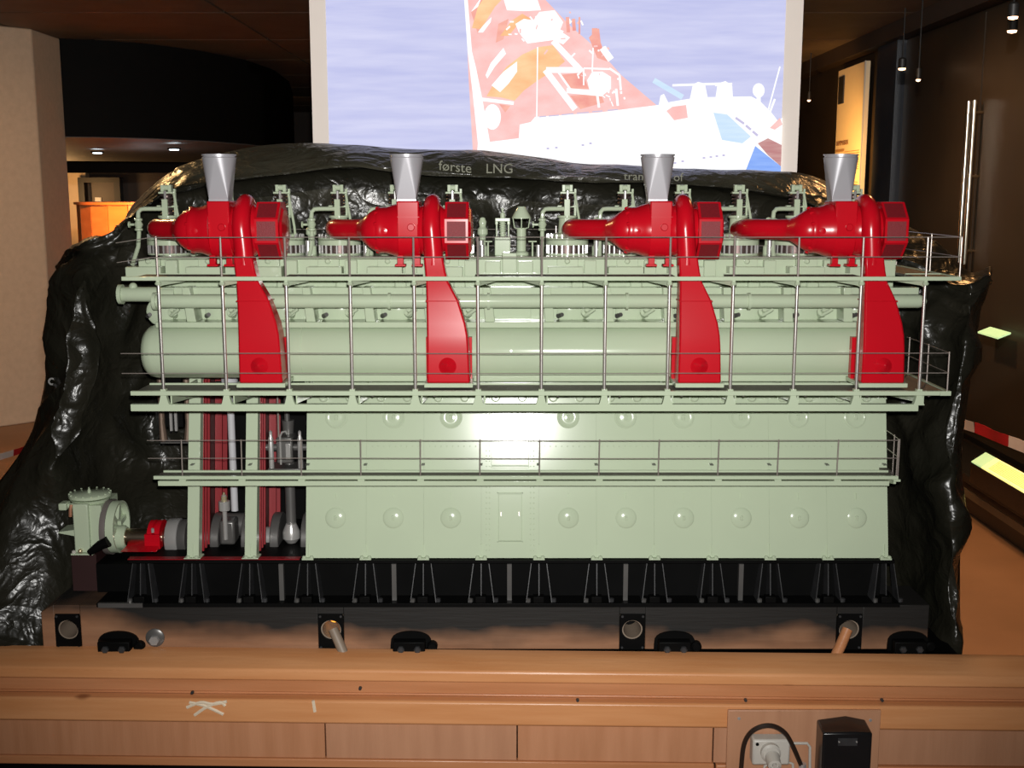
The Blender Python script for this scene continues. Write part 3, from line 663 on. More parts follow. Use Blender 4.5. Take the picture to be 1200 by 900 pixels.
# --- crankcase
ZT = 1.052
x0, x1 = colX(2) + .004, colX(12) + .006
ins = .006
g = G().prism([(x0, ins, Z0), (x0, fY(ZT) + ins, ZT), (x0, .34 - fY(ZT), ZT), (x0, .34, Z0)], (x1 - x0, 0, 0))
cc_ = obj('crankcase', g, M['green'], eng)
def slab(xa, xb, za, zb, out=0.0, th=.006):
    return G().prism([(xa, fY(za) - out, za), (xa, fY(zb) - out, zb), (xa, fY(zb) - out + th, zb), (xa, fY(za) - out + th, za)], (xb - xa, 0, 0))
nrm = Vector((0, -1, SL)).normalized()
def on(x, z, d=0.0): return Vector((x, fY(z), z)) + nrm * d
for k in range(2, 12):
    e0 = -.006 if k == 2 else .0001
    obj('bay_panel', slab(colX(k) + e0, colX(k+1) + (.008 if k == 11 else -.0001), Z0 + .002, ZT), M['green'], cc_)
def zpx(py, Y=.03):
    # height on the sloping panel for a photo row
    z = .8
    for _ in range(8): z = at(600, py, fY(z)).z
    return z
zu, zl = zpx(489), zpx(607)
for k in range(2, 12):
    if k == 5: continue
    xc = (colX(k) + colX(k+1)) / 2 + (-.004 if k < 5 else .002)
    d = obj('relief_valve', G().lathe([(.0275, 0), (.0272, .001), (.0235, .0022), (.0225, .0014), (.012, .003), (0, .0035)], on(xc, zu), nrm, 32), M['green'], cc_, smooth=50)
    obj('valve_plug', G().box(xc - .004, xc + .004, on(xc, zu, .006).y, on(xc, zu, .001).y, zu - .006, zu + .007), M['green'], d, bevel=.001)
    d = obj('inspection_dome', G().lathe([(.0255, 0), (.0250, .0006), (.021, .0020), (.014, .0036), (.007, .0044), (0, .0046)], on(xc, zl), nrm, 32), M['green'], cc_, smooth=60)
    obj('dome_plug', G().box(xc - .003, xc + .003, on(xc, zl, .007).y, on(xc, zl, .002).y, zl - .005, zl + .006), M['green'], d, bevel=.001)
    zz = zpx(582)
    obj('lifting_tab', slab(xc - .0008, xc + .0008, zz - .006, zz + .008, .003, .004), M['green'], cc_)
# foot flanges, tabs at each column line
for k in range(2, 13):
    x = colX(k)
    obj('column_foot', G().box(x - .014, x + .014, -.010, .004, Z0 - .001, Z0 + .004), M['green'], cc_, bevel=.0008)
    for s in (-1, 1): obj('foot_nut', G().lathe([(.005, 0), (.005, .004), (.003, .006), (0, .006)], (x + s*.009, -.004, Z0 + .003), (0, 0, 1), 8), M['green'], cc_)
    obj('seam_rib', slab(x - .0010, x + .0010, Z0 + .004, Z0 + .035, .003, .004), M['green'], cc_)
    obj('top_tab', slab(x - .011, x - .006, 1.0, ZT - .005, .004, .005), M['green'], cc_)
    obj('top_tab', slab(x + .004, x + .009, 1.0, ZT - .005, .004, .005), M['green'], cc_)
# centre bay door and frame
xc = (colX(5) + colX(6)) / 2
za, zb = zpx(635), zpx(577); hwd = .0315
dr = obj('inspection_door', slab(xc - hwd + .003, xc + hwd - .003, za + .003, zb - .003, .003, .004), M['green'], cc_, bevel=.001)
g = G(); w_ = .0022
for (xa, xb, z_a, z_b) in [(xc - hwd, xc - hwd + w_, za, zb), (xc + hwd - w_, xc + hwd, za, zb), (xc - hwd, xc + hwd, za, za + w_), (xc - hwd, xc + hwd, zb - w_, zb)]:
    o = slab(xa, xb, z_a, z_b, .004, .005); g._add(o.v, o.f)
obj('door_frame', g, M['green'], cc_)
for s in (-.022, .022): obj('door_latch', slab(xc + s - .0012, xc + s + .0012, (za+zb)/2 + .004, (za+zb)/2 + .014, .006, .004), M['rail'], dr)
za2, zb2_ = zpx(545), ZT - .004
obj('centre_cover', slab(xc - .046, xc + .046, za2, zb2_, .0025, .003), M['green'], cc_, bevel=.001)
obj('cover_ledge', slab(xc - .046, xc + .046, za2 - .006, za2 - .001, .006, .006), M['green'], cc_, bevel=.001)
# rivets too small to pick apart
g = G()
def rivet(x, z):
    c = on(x, z, .0); g.lathe([(.0016, 0), (.0014, .001), (0, .0018)], c, nrm, 6)
for s in (-1, 1):
    for z in [Z0 + .02 + i * .0125 for i in range(34)]:
        rivet(xc + s*.050, z); rivet(xc + s*.058, z)
for k in range(2, 12):
    if k == 5: continue
    for i in range(9): rivet(colX(k) + .014 + i * (P - .028) / 8, zpx(523))
obj('rivets', g, M['green'], cc_, kind='stuff')

# --- open bays: three green columns with red transverse frames behind
for k in (0, 1):
    x = colX(k)
    c_ = obj('column', G().prism([(x - .0145, 0, Z0 + .004), (x - .0145, fY(ZT), ZT), (x - .0145, fY(ZT) + .03, ZT), (x - .0145, .03, Z0 + .004)], (.029, 0, 0)), M['green'], eng, bevel=.001)
    obj('column_foot', G().box(x - .020, x + .020, -.008, .03, Z0, Z0 + .004), M['green'], c_, bevel=.0008)
    for s in (-1, 1): obj('foot_nut', G().lathe([(.005, 0), (.005, .004), (.003, .006), (0, .006)], (x + s*.010, -.004, Z0 + .003), (0, 0, 1), 8), M['green'], c_)
    obj('seam_rib', slab(x - .0010, x + .0010, Z0 + .004, Z0 + .035, .003, .004), M['green'], c_)
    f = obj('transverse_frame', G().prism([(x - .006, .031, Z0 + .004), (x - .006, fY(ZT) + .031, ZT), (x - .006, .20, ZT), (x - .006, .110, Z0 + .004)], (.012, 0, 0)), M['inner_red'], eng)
    obj('shaded_inner_web', G().prism([(x - .005, .112, Z0 + .004), (x - .005, .202, ZT), (x - .005, .27, ZT), (x - .005, .33, Z0 + .004)], (.010, 0, 0)), mat('maroon_painted_shade', (.05, .014, .012), .5), f)  # rear of the frame plate, shade of the deep bay put into its maroon
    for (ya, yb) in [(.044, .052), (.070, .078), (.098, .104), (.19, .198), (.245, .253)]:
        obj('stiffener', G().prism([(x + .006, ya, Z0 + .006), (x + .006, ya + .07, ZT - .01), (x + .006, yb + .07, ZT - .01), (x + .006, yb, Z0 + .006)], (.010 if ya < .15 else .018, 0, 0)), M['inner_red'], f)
    g = G()
    for i in range(16):
        z = .85 + i*.0125; g.lathe([(.0022, 0), (0, .0022)], (x + .006, .085 + fY(z), z), (1, 0, 0), 6)
    obj('frame_rivets', g, M['red'], f, kind='stuff')
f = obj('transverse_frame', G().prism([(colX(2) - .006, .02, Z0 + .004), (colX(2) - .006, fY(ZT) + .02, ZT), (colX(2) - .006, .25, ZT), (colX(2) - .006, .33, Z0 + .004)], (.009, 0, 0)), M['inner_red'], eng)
obj('rear_casing', G().box(colX(0) - .04, colX(2), .335, .345, Z0 + .004, ZT), M['black'], eng)
obj('frame_top', G().box(colX(0) - .10, colX(2) + .02, fY(ZT) + .01, .30, ZT - .004, ZT + .006), M['black'], eng)

# running gear in the open bays
def crank(xc, ang, name='crank_throw'):
    ca, sa = math.cos(ang), math.sin(ang); pr = .035
    cy, cz = YC - .01, Z0 + .005
    w0 = obj(name, G().lathe([(.0, 0), (.064, 0), (.066, .002), (.066, .020), (.064, .022), (0, .022)], (xc - .050, cy, cz), (1, 0, 0), 40), M['gunmetal'], eng)
    obj('crank_web', G().lathe([(.0, 0), (.064, 0), (.066, .002), (.066, .020), (.064, .022), (0, .022)], (xc + .028, cy, cz), (1, 0, 0), 40), M['gunmetal'], w0)
    obj('crank_pin', G().cyl((xc - .03, cy + pr*ca, cz + pr*sa), (xc + .03, cy + pr*ca, cz + pr*sa), .03, n=24), M['gunmetal'], w0)
    obj('main_journal', G().cyl((xc - .080, cy, cz), (xc - .050, cy, cz), .028, n=24), M['steel'], w0)
    return w0
crank(CX[1] - .004, 1.0); crank(CX[2] + .006, -1.4)
# bay 1: tapered rod, then bolt with collar below
x = CX[1]; y = YC - .03
rz = at(270, 487, y).z
rd = obj('piston_rod', G().lathe([(.009, .70 - .62), (.009, .33), (.011, .36), (.020, .395), (.021, .43)], (x + .002, y, .62), (0, 0, 1), 24), M['rod'], eng)
obj('rod_flange', G().box(x - .040, x + .040, y - .03, y + .03, 1.022, 1.030), M['gunmetal'], rd, bevel=.002)
for s in (-.028, .028): obj('flange_nut', G().lathe([(.005, 0), (.005, -.012), (0, -.014)], (x + s, y - .015, 1.022), (0, 0, 1), 6), M['steel'], rd)
yb = YC - .10
bl = obj('bearing_bolt', G().cyl((x - .006, yb, at(267, 632, yb).z), (x - .006, yb, at(267, 580, yb).z), .006), M['steel'], eng)
obj('bolt_collar', G().lathe([(.014, 0), (.014, .024)], (x - .006, yb, at(267, 598, yb).z), (0, 0, 1), 16), M['steel'], bl, bevel=.001)
obj('bolt_tip', G().lathe([(.006, 0), (.0075, .004), (.0075, .013), (.003, .019), (.003, .024)], (x - .006, yb, at(267, 588, yb).z), (0, 0, 1), 12), M['brass'], bl)
obj('bearing_cap', G().box(x - .024, x + .014, yb + .008, yb + .06, at(267, 640, yb).z, at(267, 612, yb).z), M['gunmetal'], bl, bevel=.006)
# bay 2: connecting rod and crosshead with studs
x = CX[2] + .004
cr_ = obj('connecting_rod', G().lathe([(.016, 0), (.013, .03), (.0125, .26), (.016, .30)], (x, y, .635), (0, 0, 1), 24), M['gunmetal'], eng)
obj('rod_palm', G().lathe([(.012, 0), (.022, .012), (.022, .03), (.013, .05)], (x + .002, y - .012, .62), (0, 0, 1), 20), M['steel'], cr_)
zc0 = at(338, 547, y - .03).z
cs = obj('crosshead', G().box(x - .042, x + .045, y - .06, y + .02, zc0 - .010, zc0 + .002), M['gunmetal'], eng, bevel=.002)
for s in (-.034, .038):
    obj('crosshead_stud', G().lathe([(.0065, 0), (.0065, .074), (.004, .082), (.004, .092), (0, .096)], (x + s, y - .05, zc0 + .002), (0, 0, 1), 12), M['steel'], cs)
obj('crosshead_pin', G().cyl((x - .050, y - .03, zc0 + .05), (x + .052, y - .03, zc0 + .05), .009), M['gunmetal'], cs)
obj('crosshead_block', G().box(x - .020, x + .020, y - .055, y + .01, zc0 + .014, zc0 + .080), M['gunmetal'], cs, bevel=.004)
obj('guide_plate', G().box(x + .004, x + .016, y - .062, y - .055, zc0 + .026, zc0 + .066), M['steel'], cs, bevel=.001)
obj('oil_pipe', G().tube([(x - .008, y - .064, zc0 + .014), (x - .008, y - .064, zc0 + .085), (x - .003, y - .064, zc0 + .095), (x + .006, y - .064, zc0 + .098), (x + .010, y - .064, zc0 + .09)], .0028, 8), M['steel'], cs)
obj('piston_rod', G().cyl((x - .002, y, zc0 + .08), (x - .002, y, 1.05), .007), M['gunmetal'], eng)
obj('telescopic_pipe', G().cyl((x - .014, y - .05, zc0 + .08), (x - .014, y - .05, 1.05), .0022, n=8), M['rail'], eng)
# left of the first column: hanging crosshead bracket
x = at(205, 500, .10).x; y = .10
hb = obj('hanging_bracket', G().box(x - .022, x + .022, y - .004, y + .03, at(205, 500, y).z, 1.05), M['black'], eng)
for s in (-.030, .034):
    obj('bracket_leg', G().tube([(x + s, y, 1.045), (x + s*1.02, y - .004, at(205, 495, y).z), (x + s*.94, y - .004, at(205, 516, y).z)], [.009, .007, .010], 10), mat('brown_steel', (.20, .14, .105), .4, metal=.5) if 'bs' not in M else M['bs'], hb)
for s in (-.006, .006):
    obj('slide_bar', G().box(x + s - .003, x + s + .003, y - .012, y - .004, at(205, 504, y).z, at(205, 482, y).z), M['steel'], hb)
obj('bracket_tie', G().box(x - .036, x + .038, y - .006, y + .004, at(205, 519, y).z, at(205, 516, y).z), M['gunmetal'], hb)

# --- thrust shaft, bearing, turning wheel and gearbox at the left end
zs = Z0 + .020; ys = .115
sh = obj('thrust_shaft', G().cyl((at(136, 632, ys).x, ys, zs), (colX(0) - .02, ys, zs), .0225, n=28), mat('bronzed_steel', (.62, .50, .38), .25, metal=1.0), eng)
x = at(190, 630, ys).x
br = obj('thrust_bearing', G().lathe([(.044, 0), (.044, .012), (.038, .014), (.038, .017), (.044, .019), (.044, .031)], (x - .026, ys, zs), (1, 0, 0), 32), M['red'], eng)
obj('bearing_pedestal', G().prism([(x - .085, ys - .07, Z0 + .003), (x + .006, ys - .07, Z0 + .003), (x + .006, ys - .02, zs), (x - .02, ys - .02, zs)], (0, .09, 0)), M['red'], br, bevel=.001)
obj('bearing_cap_rib', G().box(x - .030, x + .008, ys - .046, ys - .034, Z0 + .003, zs + .02), M['red'], br)
for s in (-.04, .04): obj('cap_bolt', G().lathe([(.004, 0), (.004, .01), (0, .012)], (x - .01, ys + s, zs + .044 - abs(s)*.5), (0, 0, 1), 8), M['steel'], br)
x = at(207, 632, ys).x
obj('coupling_disc', G().lathe([(0, 0), (.046, 0), (.048, .003), (.048, .028), (.046, .030), (0, .030)], (x - .018, ys, zs), (1, 0, 0), 40), M['steel'], eng)
obj('end_web', G().lathe([(0, 0), (.044, 0), (.046, .003), (.046, .02), (.018, .022), (.014, .014), (0, .014)], (x + .013, ys, zs), (1, 0, 0), 40), M['gunmetal'], eng)
# spoked wheel facing the engine
xw = at(139, 617, ys).x; zw = at(139, 617, ys).z; rw = .066
wh = obj('turning_wheel', G().lathe([(rw - .006, 0), (rw, 0), (rw, .020), (rw - .006, .020), (rw - .006, 0)], (xw - .012, ys, zw), (1, 0, 0), 48, caps=False), M['green'], eng)
obj('wheel_disc', G().lathe([(0, 0), (rw - .004, 0), (rw - .004, .004), (0, .004)], (xw - .012, ys, zw), (1, 0, 0), 48), M['green'], wh)
for k in range(6):
    a = R(60*k + 10); d = Vector((0, math.cos(a), math.sin(a))); t_ = Vector((0, -math.sin(a), math.cos(a)))
    o_ = Vector((xw - .008, ys, zw))
    obj('spoke', G().prism([o_ + d*.018 + t_*.006, o_ + d*(rw - .005) + t_*.006, o_ + d*(rw - .005) - t_*.006, o_ + d*.018 - t_*.006], (.009, 0, 0)), M['green'], wh)
obj('hub', G().lathe([(.030, 0), (.030, .022), (.026, .026), (.026, .028)], (xw - .008, ys, zs), (1, 0, 0), 28), M['green'], wh)
obj('grey_cover', G().lathe([(rw + .003, 0), (rw + .004, .002), (rw + .004, .014), (rw + .001, .014), (rw + .001, 0)], (xw - .026, ys, zw), (1, 0, 0), 40, caps=False), mat('grey_brown_band', (.16, .14, .13), .5), wh)
# gearbox
yg = .06
xa, xb = at(86, 620, yg).x, at(104, 620, yg).x
z1_, z0_ = at(95, 591, yg).z, at(95, 648, yg).z
gb = obj('gearbox', G().box(xa, xb, yg, yg + .15, z0_, z1_), M['green'], eng, bevel=.003)
obj('gearbox_flank', G().prism([(xb, yg + .01, z0_ + .01), (xb, yg + .13, z0_ + .01), (xb, yg + .13, z1_ - .006), (xb, yg + .01, z1_ - .006)], (.030, 0, 0)), M['green'], gb)
lc = Vector(((xa + xb)/2 + .005, yg + .06, z1_ + .002))
ld = obj('gearbox_lid', G().lathe([(.045, 0), (.052, .004), (.052, .010), (.048, .013), (0, .015)], lc, (0, 0, 1), 40), M['green'], gb)
for k in range(16):
    a = 2*math.pi*k/16; obj('lid_bolt', G().lathe([(.0025, 0), (.0025, .003), (0, .004)], lc + Vector((.049*math.cos(a), .049*math.sin(a), .011)), (0, 0, 1), 6), M['green'], ld)
obj('lid_knob', G().lathe([(.004, 0), (.004, .008), (.0025, .009), (.0025, .012)], lc + Vector((.002, -.01, .014)), (0, 0, 1), 8), M['green'], ld)
obj('gearbox_crown', G().lathe([(.034, -.028), (.050, 0)], lc, (0, 0, 1), 32), M['green'], gb)
obj('side_motor', G().box(xa - .034, xa - .014, yg - .002, yg + .03, z1_ - .016, z1_ + .002), M['green'], gb, bevel=.003)
obj('motor_neck', G().cyl((xa - .016, yg + .014, z1_ - .007), (xa + .01, yg + .014, z1_ - .007), .006), M['green'], gb)
obj('copper_pipe', G().tube([(xa - .004, yg - .004, z1_ - .03), (xa - .002, yg - .006, z1_ - .012), (xa, yg - .004, z1_)], .004, 8), mat('copper', (.55, .26, .16), .35, metal=.5), gb)
zz = at(95, 628, yg).z
obj('side_shelf', G().prism([(xa, yg + .02, zz + .010), (xa - .046, yg + .02, zz + .004), (xa - .046, yg + .02, zz + .001), (xa, yg + .02, zz - .008)], (0, .06, 0)), M['green'], gb)
obj('foot_plate', G().box(xa - .008, xb + .008, yg - .006, yg + .15, z0_ - .004, z0_), M['green'], gb)
for x in (xa - .002, xb + .002): obj('foot_bolt', G().lathe([(.005, 0), (.005, .006), (0, .008)], (x, yg - .001, z0_), (0, 0, 1), 8), M['white_plastic'], gb)
obj('drain_knob', G().ball(((xa + xb)/2 - .004, yg - .004, z0_ + .006), .006), M['brass'], gb)
obj('black_lever', G().tube([(xb + .002, yg - .01, z0_ + .004), (xb + .03, yg - .014, z0_ + .024), (xb + .052, yg - .014, z0_ + .034)], [.008, .012, .014], 10), M['black'], gb)
obj('gearbox_stand', G().box(xa - .010, xb + .014, yg, yg + .12, ZB + .004, z0_ - .004), mat('dark_maroon_paint', (.030, .010, .010), .5), gb)
obj('stand_block', G().box(xb + .016, colX(0) - .13, yg - .01, yg + .2, ZB + .004, Z0 - .03), M['black'], gb)

# --- scavenge air receiver
ZR, YR, RR = 1.124, .035, .0645
xl_, xr_ = at(168, 413, YR).x, at(1003, 413, YR).x
prof = [(0, 0), (.030, .003), (.050, .010), (.061, .022), (RR, .038)]
L_ = xr_ - xl_
prof += [(RR, L_)]; prof += [(0, L_)]
rec = obj('air_receiver', G().lathe(prof, (xl_, YR, ZR), (1, 0, 0), 64), M['green'], eng, smooth=40)
for px in (350, 598, 840):
    x = at(px, 413, -.03).x
    obj('receiver_seam', G().lathe([(RR, 0), (RR + .0016, 0), (RR + .0016, .004), (RR, .004), (RR, 0)], (x, YR, ZR), (1, 0, 0), 64, caps=False), M['green'], rec)
obj('end_flange', G().box(xr_ - .006, xr_ + .006, -.02, .08, ZR - .05, ZR + .072), M['green'], rec, bevel=.002)
obj('receiver_cradle', G().box(colX(2) - .03, xr_, -.020, .07, 1.060, ZR - .045), M['green'], rec)
# shelf bar above the receiver, cylinder frame behind
zsft = at(600, 377, .0).z
fr = obj('cylinder_frame', G().box(colX(0) - .070, colX(12) + .004, .060, .31, 1.058, 1.305), M['green'], eng, bevel=.002)
obj('shelf_bar', G().box(at(183, 378, .0).x, at(1003, 378, .0).x, -.008, .06, zsft - .014, zsft), M['green'], fr, bevel=.002)
obj('lower_bar', G().box(at(185, 343, .03).x, at(1075, 343, .03).x, .020, .06, at(600, 345, .02).z, at(600, 337, .02).z), M['green'], fr, bevel=.001)
mpz, mpy, mpr = at(600, 353, -.03).z, -.03, .0158
mp_x0, mp_x1 = at(180, 352, mpy).x, at(1086, 352, mpy).x
mp = obj('main_pipe', G().lathe([(mpr, 0), (mpr, mp_x1 - mp_x0 - .02), (.012, mp_x1 - mp_x0 - .006), (.004, mp_x1 - mp_x0)], (mp_x0, mpy, mpz), (1, 0, 0), 32), M['green'], eng, smooth=50)
obj('pipe_flange', G().lathe([(mpr, 0), (.0205, 0), (.0205, .008), (mpr, .008), (mpr, 0)], (mp_x0, mpy, mpz), (1, 0, 0), 32, caps=False), M['green'], mp)
for px in (455, 571, 733, 876, 262):
    x = at(px, 352, mpy).x
    obj('pipe_clamp', G().lathe([(mpr, 0), (.0195, 0), (.0195, .006), (mpr, .006), (mpr, 0)], (x, mpy, mpz), (1, 0, 0), 24, caps=False), M['green'], mp)
mq = at(160, 344, .05)
xe = at(143, 344, .05).x
ep = obj('end_pipe', G().cyl((xe, .03, mq.z), (colX(0) - .02, .03, mq.z), .0175, n=28), M['green'], eng)
obj('pipe_flange', G().lathe([(.0, 0), (.0235, 0), (.0235, .009), (.0, .009)], (xe, .03, mq.z), (1, 0, 0), 28), M['green'], ep)
obj('pipe_boss', G().ball((xe + .034, .03, mq.z + .018), .010), M['green'], ep)
# details between pipe and shelf under every cylinder
det = None
for i, x in enumerate(CX + [-.0047]):
    mid = i == 12
    z0 = zsft; z1 = mpz - .010
    if i: sb = obj('slant_bracket', G().prism([(x - .058, .0, z0), (x - .036, .0, z0), (x - .046, -.01, mpz + .03), (x - .064, -.01, mpz + .03)], (0, .06, 0)), M['green'], fr, bevel=.001)
    if mid:
        obj('cover_plate', G().box(x - .05, x + .05, .052, .062, z0 + .004, z1 + .006), M['green'], fr, bevel=.001)
        continue
    obj('port_cover', G().lathe([(.034, 0), (.034, .010), (.028, .014), (0, .014)], (x + .006, .062, z0 + .018), (0, -1, 0), 28), M['green'], fr)
    v_ = obj('drain_cock', G().lathe([(.008, 0), (.008, .018), (.012, .020), (.012, .028), (.005, .030), (.005, .040)], (x + .038, .058, z0 + .008), (.1, -1, .5), 14), M['green'], fr)
    obj('cock_arm', G().tube([(x + .038, .03, z0 + .012), (x + .052, .02, z0 + .022), (x + .060, .02, z0 + .028)], .004, 8), M['green'], v_)
    obj('shadow_fitting', G().lathe([(.007, 0), (.005, .012), (.005, .018)], (x - .024, .055, z0 + .008), (.5, -1, .3), 10), M['gunmetal'], fr)  # small dark piece that imitates a shadow beside the cock
    obj('round_boss', G().lathe([(.015, 0), (.015, .006), (.012, .009), (0, .009)], (x + .02, .058, at(600, 334, .05).z), (0, -1, 0), 24), M['green'], fr)
# top deck boxes along the front
zd0, zd1 = at(600, 324, .0).z, at(600, 302, .02).z
dk = obj('cylinder_deck', G().box(colX(0) - .066, colX(12) - .002, .030, .30, 1.300, zd1), M['green'], eng, bevel=.002)
for i, x in enumerate(CX):
    obj('deck_box', G().box(x - .052, x + .030, -.012, .03, 1.304, 1.304 + .024), M['green'], dk, bevel=.0015)
    obj('deck_pad', G().box(x + .034, x + .062, .012, .05, 1.304, zd1 - .006), M['green'], dk, bevel=.0015)
    obj('deck_cover', G().box(x - .030, x + .020, .018, .04, zd1 - .022, zd1 - .003), M['green'], dk, bevel=.001)
    obj('deck_knob', G().lathe([(.007, 0), (.007, .004), (.004, .007), (0, .007)], (x - .006, .018, zd1 - .008), (0, -1, 0), 12), M['green'], dk)
x = -.0047
obj('deck_box', G().box(x - .062, x + .062, -.012, .03, 1.304, 1.312), M['green'], dk, bevel=.0015)
obj('centre_block', G().box(x - .018, x + .016, -.004, .06, 1.304, 1.360), M['green'], dk, bevel=.002)
for s in (-.042, .034): obj('centre_box', G().box(x + s - .016, x + s + .020, .006, .06, 1.310, 1.340), M['green'], dk, bevel=.002)

# --- cylinder covers (12)
def build_cover():
    z = 0.0     # local origin at the deck
    c = obj('cylinder_cover', G().lathe([(.0, 0), (.052, 0), (.052, .004), (.030, .006), (.030, .022), (.053, .024), (.053, .041), (.047, .043), (.0, .043)], (0, 0, 0), (0, 0, 1), 40), M['green'], eng)
    obj('stud_shade_core', G().lathe([(.044, .004), (.044, .024)], (0, 0, 0), (0, 0, 1), 32), M['spring'], c)  # dark core stands in for the shade between the studs
    g = G()
    for k in range(22):
        a = 2*math.pi*(k + .5)/22; g.cyl((.050*math.cos(a), .050*math.sin(a), .002), (.050*math.cos(a), .050*math.sin(a), .050), .0026, n=6)
    obj('cover_studs', g, M['steel'], c, kind='stuff')
    hs = obj('valve_housing', G().lathe([(.034, .043), (.034, .050), (.022, .054), (.020, .088), (.024, .090), (.024, .095), (.012, .097)], (0, 0, 0), (0, 0, 1), 28), M['green'], c)
    obj('valve_column', G().box(-.008, .006, -.022, -.012, .05, .135), M['green'], c, bevel=.001)
    obj('valve_spindle', G().cyl((0, -.016, .092), (0, -.016, .155), .0035, n=10), M['steel'], c)
    pts = [(.0155*math.cos(2*math.pi*t/12), .0155*math.sin(2*math.pi*t/12), .094 + .054*t/72) for t in range(73)]
    obj('valve_spring', G().tube(pts, .0026, 6), M['spring'], c)
    obj('spring_core', G().cyl((0, 0, .094), (0, 0, .148), .009, n=12), M['spring'], c)
    obj('cross_bar', G().box(-.024, .024, -.010, .010, .115, .120), M['green'], c, bevel=.001)
    cp = obj('valve_cap', G().box(-.018, .018, -.012, .012, .148, .153).box(-.013, -.005, -.009, .009, .153, .170).box(.005, .013, -.009, .009, .153, .170), M['green'], c, bevel=.0012)
    obj('cap_roller', G().cyl((-.006, 0, .163), (.006, 0, .163), .007, n=14), M['green'], c)
    obj('push_rod', G().tube([(.018, -.004, .150), (.024, -.008, .115), (.032, -.014, .070), (.034, -.014, .045)], .0032, 8), M['green'], c)
    obj('side_strut', G().box(.017, .022, -.004, .004, .090, .16), M['green'], c)
    pz = .112
    ap = obj('air_pipe', G().tube([(-.008, -.02, pz), (-.045, -.03, pz), (-.055, -.034, pz - .001), (-.061, -.036, pz - .008), (-.062, -.036, pz - .018), (-.062, -.036, .055), (-.063, -.045, .02), (-.066, -.085, -.02)], .0052, 10), M['green'], c)
    obj('stop_valve', G().lathe([(.006, 0), (.010, .002), (.010, .006), (.007, .008), (.011, .016), (.007, .024), (.010, .026), (.010, .030), (.006, .032)], (-.062, -.036, .058), (0, 0, 1), 16), M['green'], c)
    obj('hand_wheel', G().lathe([(.003, 0), (.003, .012), (.008, .013), (.008, .016), (0, .016)], (-.070, -.036, .074), (-1, 0, 0), 14), M['green'], c)
    obj('steel_sleeve', G().cyl((.070, -.045, .0), (.070, -.045, .036), .0065, n=16), M['steel'], c)
    fp_ = obj('fuel_pump', G().lathe([(.012, 0), (.012, .02), (.008, .024), (.008, .045), (.013, .05), (.013, .062), (.008, .068), (.010, .08), (.006, .090), (0, .092)], (.073, -.012, .0), (0, 0, 1), 14), M['green'], c)
    return c
proto = build_cover()
proto.location = Vector((CX[0], YC, zd1)) - WL[eng.name]; WL[proto.name] = Vector((CX[0], YC, zd1))
for x in CX[1:]: copy_part(proto, eng, (x, YC, zd1))
# centre deck fittings: spring relief and funnel shaped vent
c0 = at(589, 277, .12)
rb = obj('relief_base', G().box(c0.x - .019, c0.x + .019, .105, .145, zd1, c0.z), M['green'], eng, bevel=.002)
pts = [(c0.x + .007*math.cos(2*math.pi*t/10), .125 + .007*math.sin(2*math.pi*t/10), c0.z + .004 + .032*t/60) for t in range(61)]
obj('relief_spring', G().tube(pts, .0018, 6), M['green'], rb)
obj('relief_yoke', G().box(c0.x - .018, c0.x + .018, .118, .132, c0.z + .036, c0.z + .044), M['green'], rb, bevel=.001)
obj('relief_spindle', G().lathe([(.006, .0), (.006, .056), (.0025, .058), (.0025, .068)], (c0.x, .125, c0.z), (0, 0, 1), 12), M['green'], rb)
for s in (-.0145, .0145): obj('relief_pillar', G().lathe([(.0022, 0), (.0022, .028), (.004, .029), (.004, .036)], (c0.x + s, .125, c0.z), (0, 0, 1), 10), M['green'], rb)
v0 = at(611, 290, .14); vz = zd1
vt = obj('vent_stem', G().lathe([(.018, 0), (.018, .006), (.0115, .010), (.0115, at(611, 267, .14).z - vz)], (v0.x, .14, vz), (0, 0, 1), 24), M['green'], eng)
zc_ = at(611, 256, .14).z
obj('vent_cone', G().lathe([(.0235, 0), (.0235, .003), (.009, at(611, 242, .14).z - zc_), (0, at(611, 242, .14).z - zc_)], (v0.x, .14, zc_), (0, 0, 1), 32), M['green'], vt)
for a in (R(200), R(340), R(270), R(90)):
    d = Vector((math.cos(a), math.sin(a), 0)); b0 = Vector((v0.x, .14, 0))
    obj('vent_arm', G().tube([b0 + d*.011 + Vector((0, 0, zc_ - .024)), b0 + d*.018 + Vector((0, 0, zc_ - .022)), b0 + d*.022 + Vector((0, 0, zc_ + .001))], .0014, 6), M['green'], vt)
for px in (572, 624):
    q = at(px, 300, .1)
    t_ = obj('tee_handle', G().cyl((q.x, .1, zd1), (q.x, .1, at(px, 284, .1).z), .0022, n=8), M['green'], eng)
    obj('tee_bar', G().cyl((q.x - .010, .1, at(px, 283, .1).z), (q.x + .010, .1, at(px, 283, .1).z), .0018, n=8), M['green'], t_)
for px in (565, 631):
    q = at(px, 300, .1); obj('steel_sleeve', G().cyl((q.x, .1, zd1), (q.x, .1, at(px, 287, .1).z), .006, n=14), M['steel'], eng)

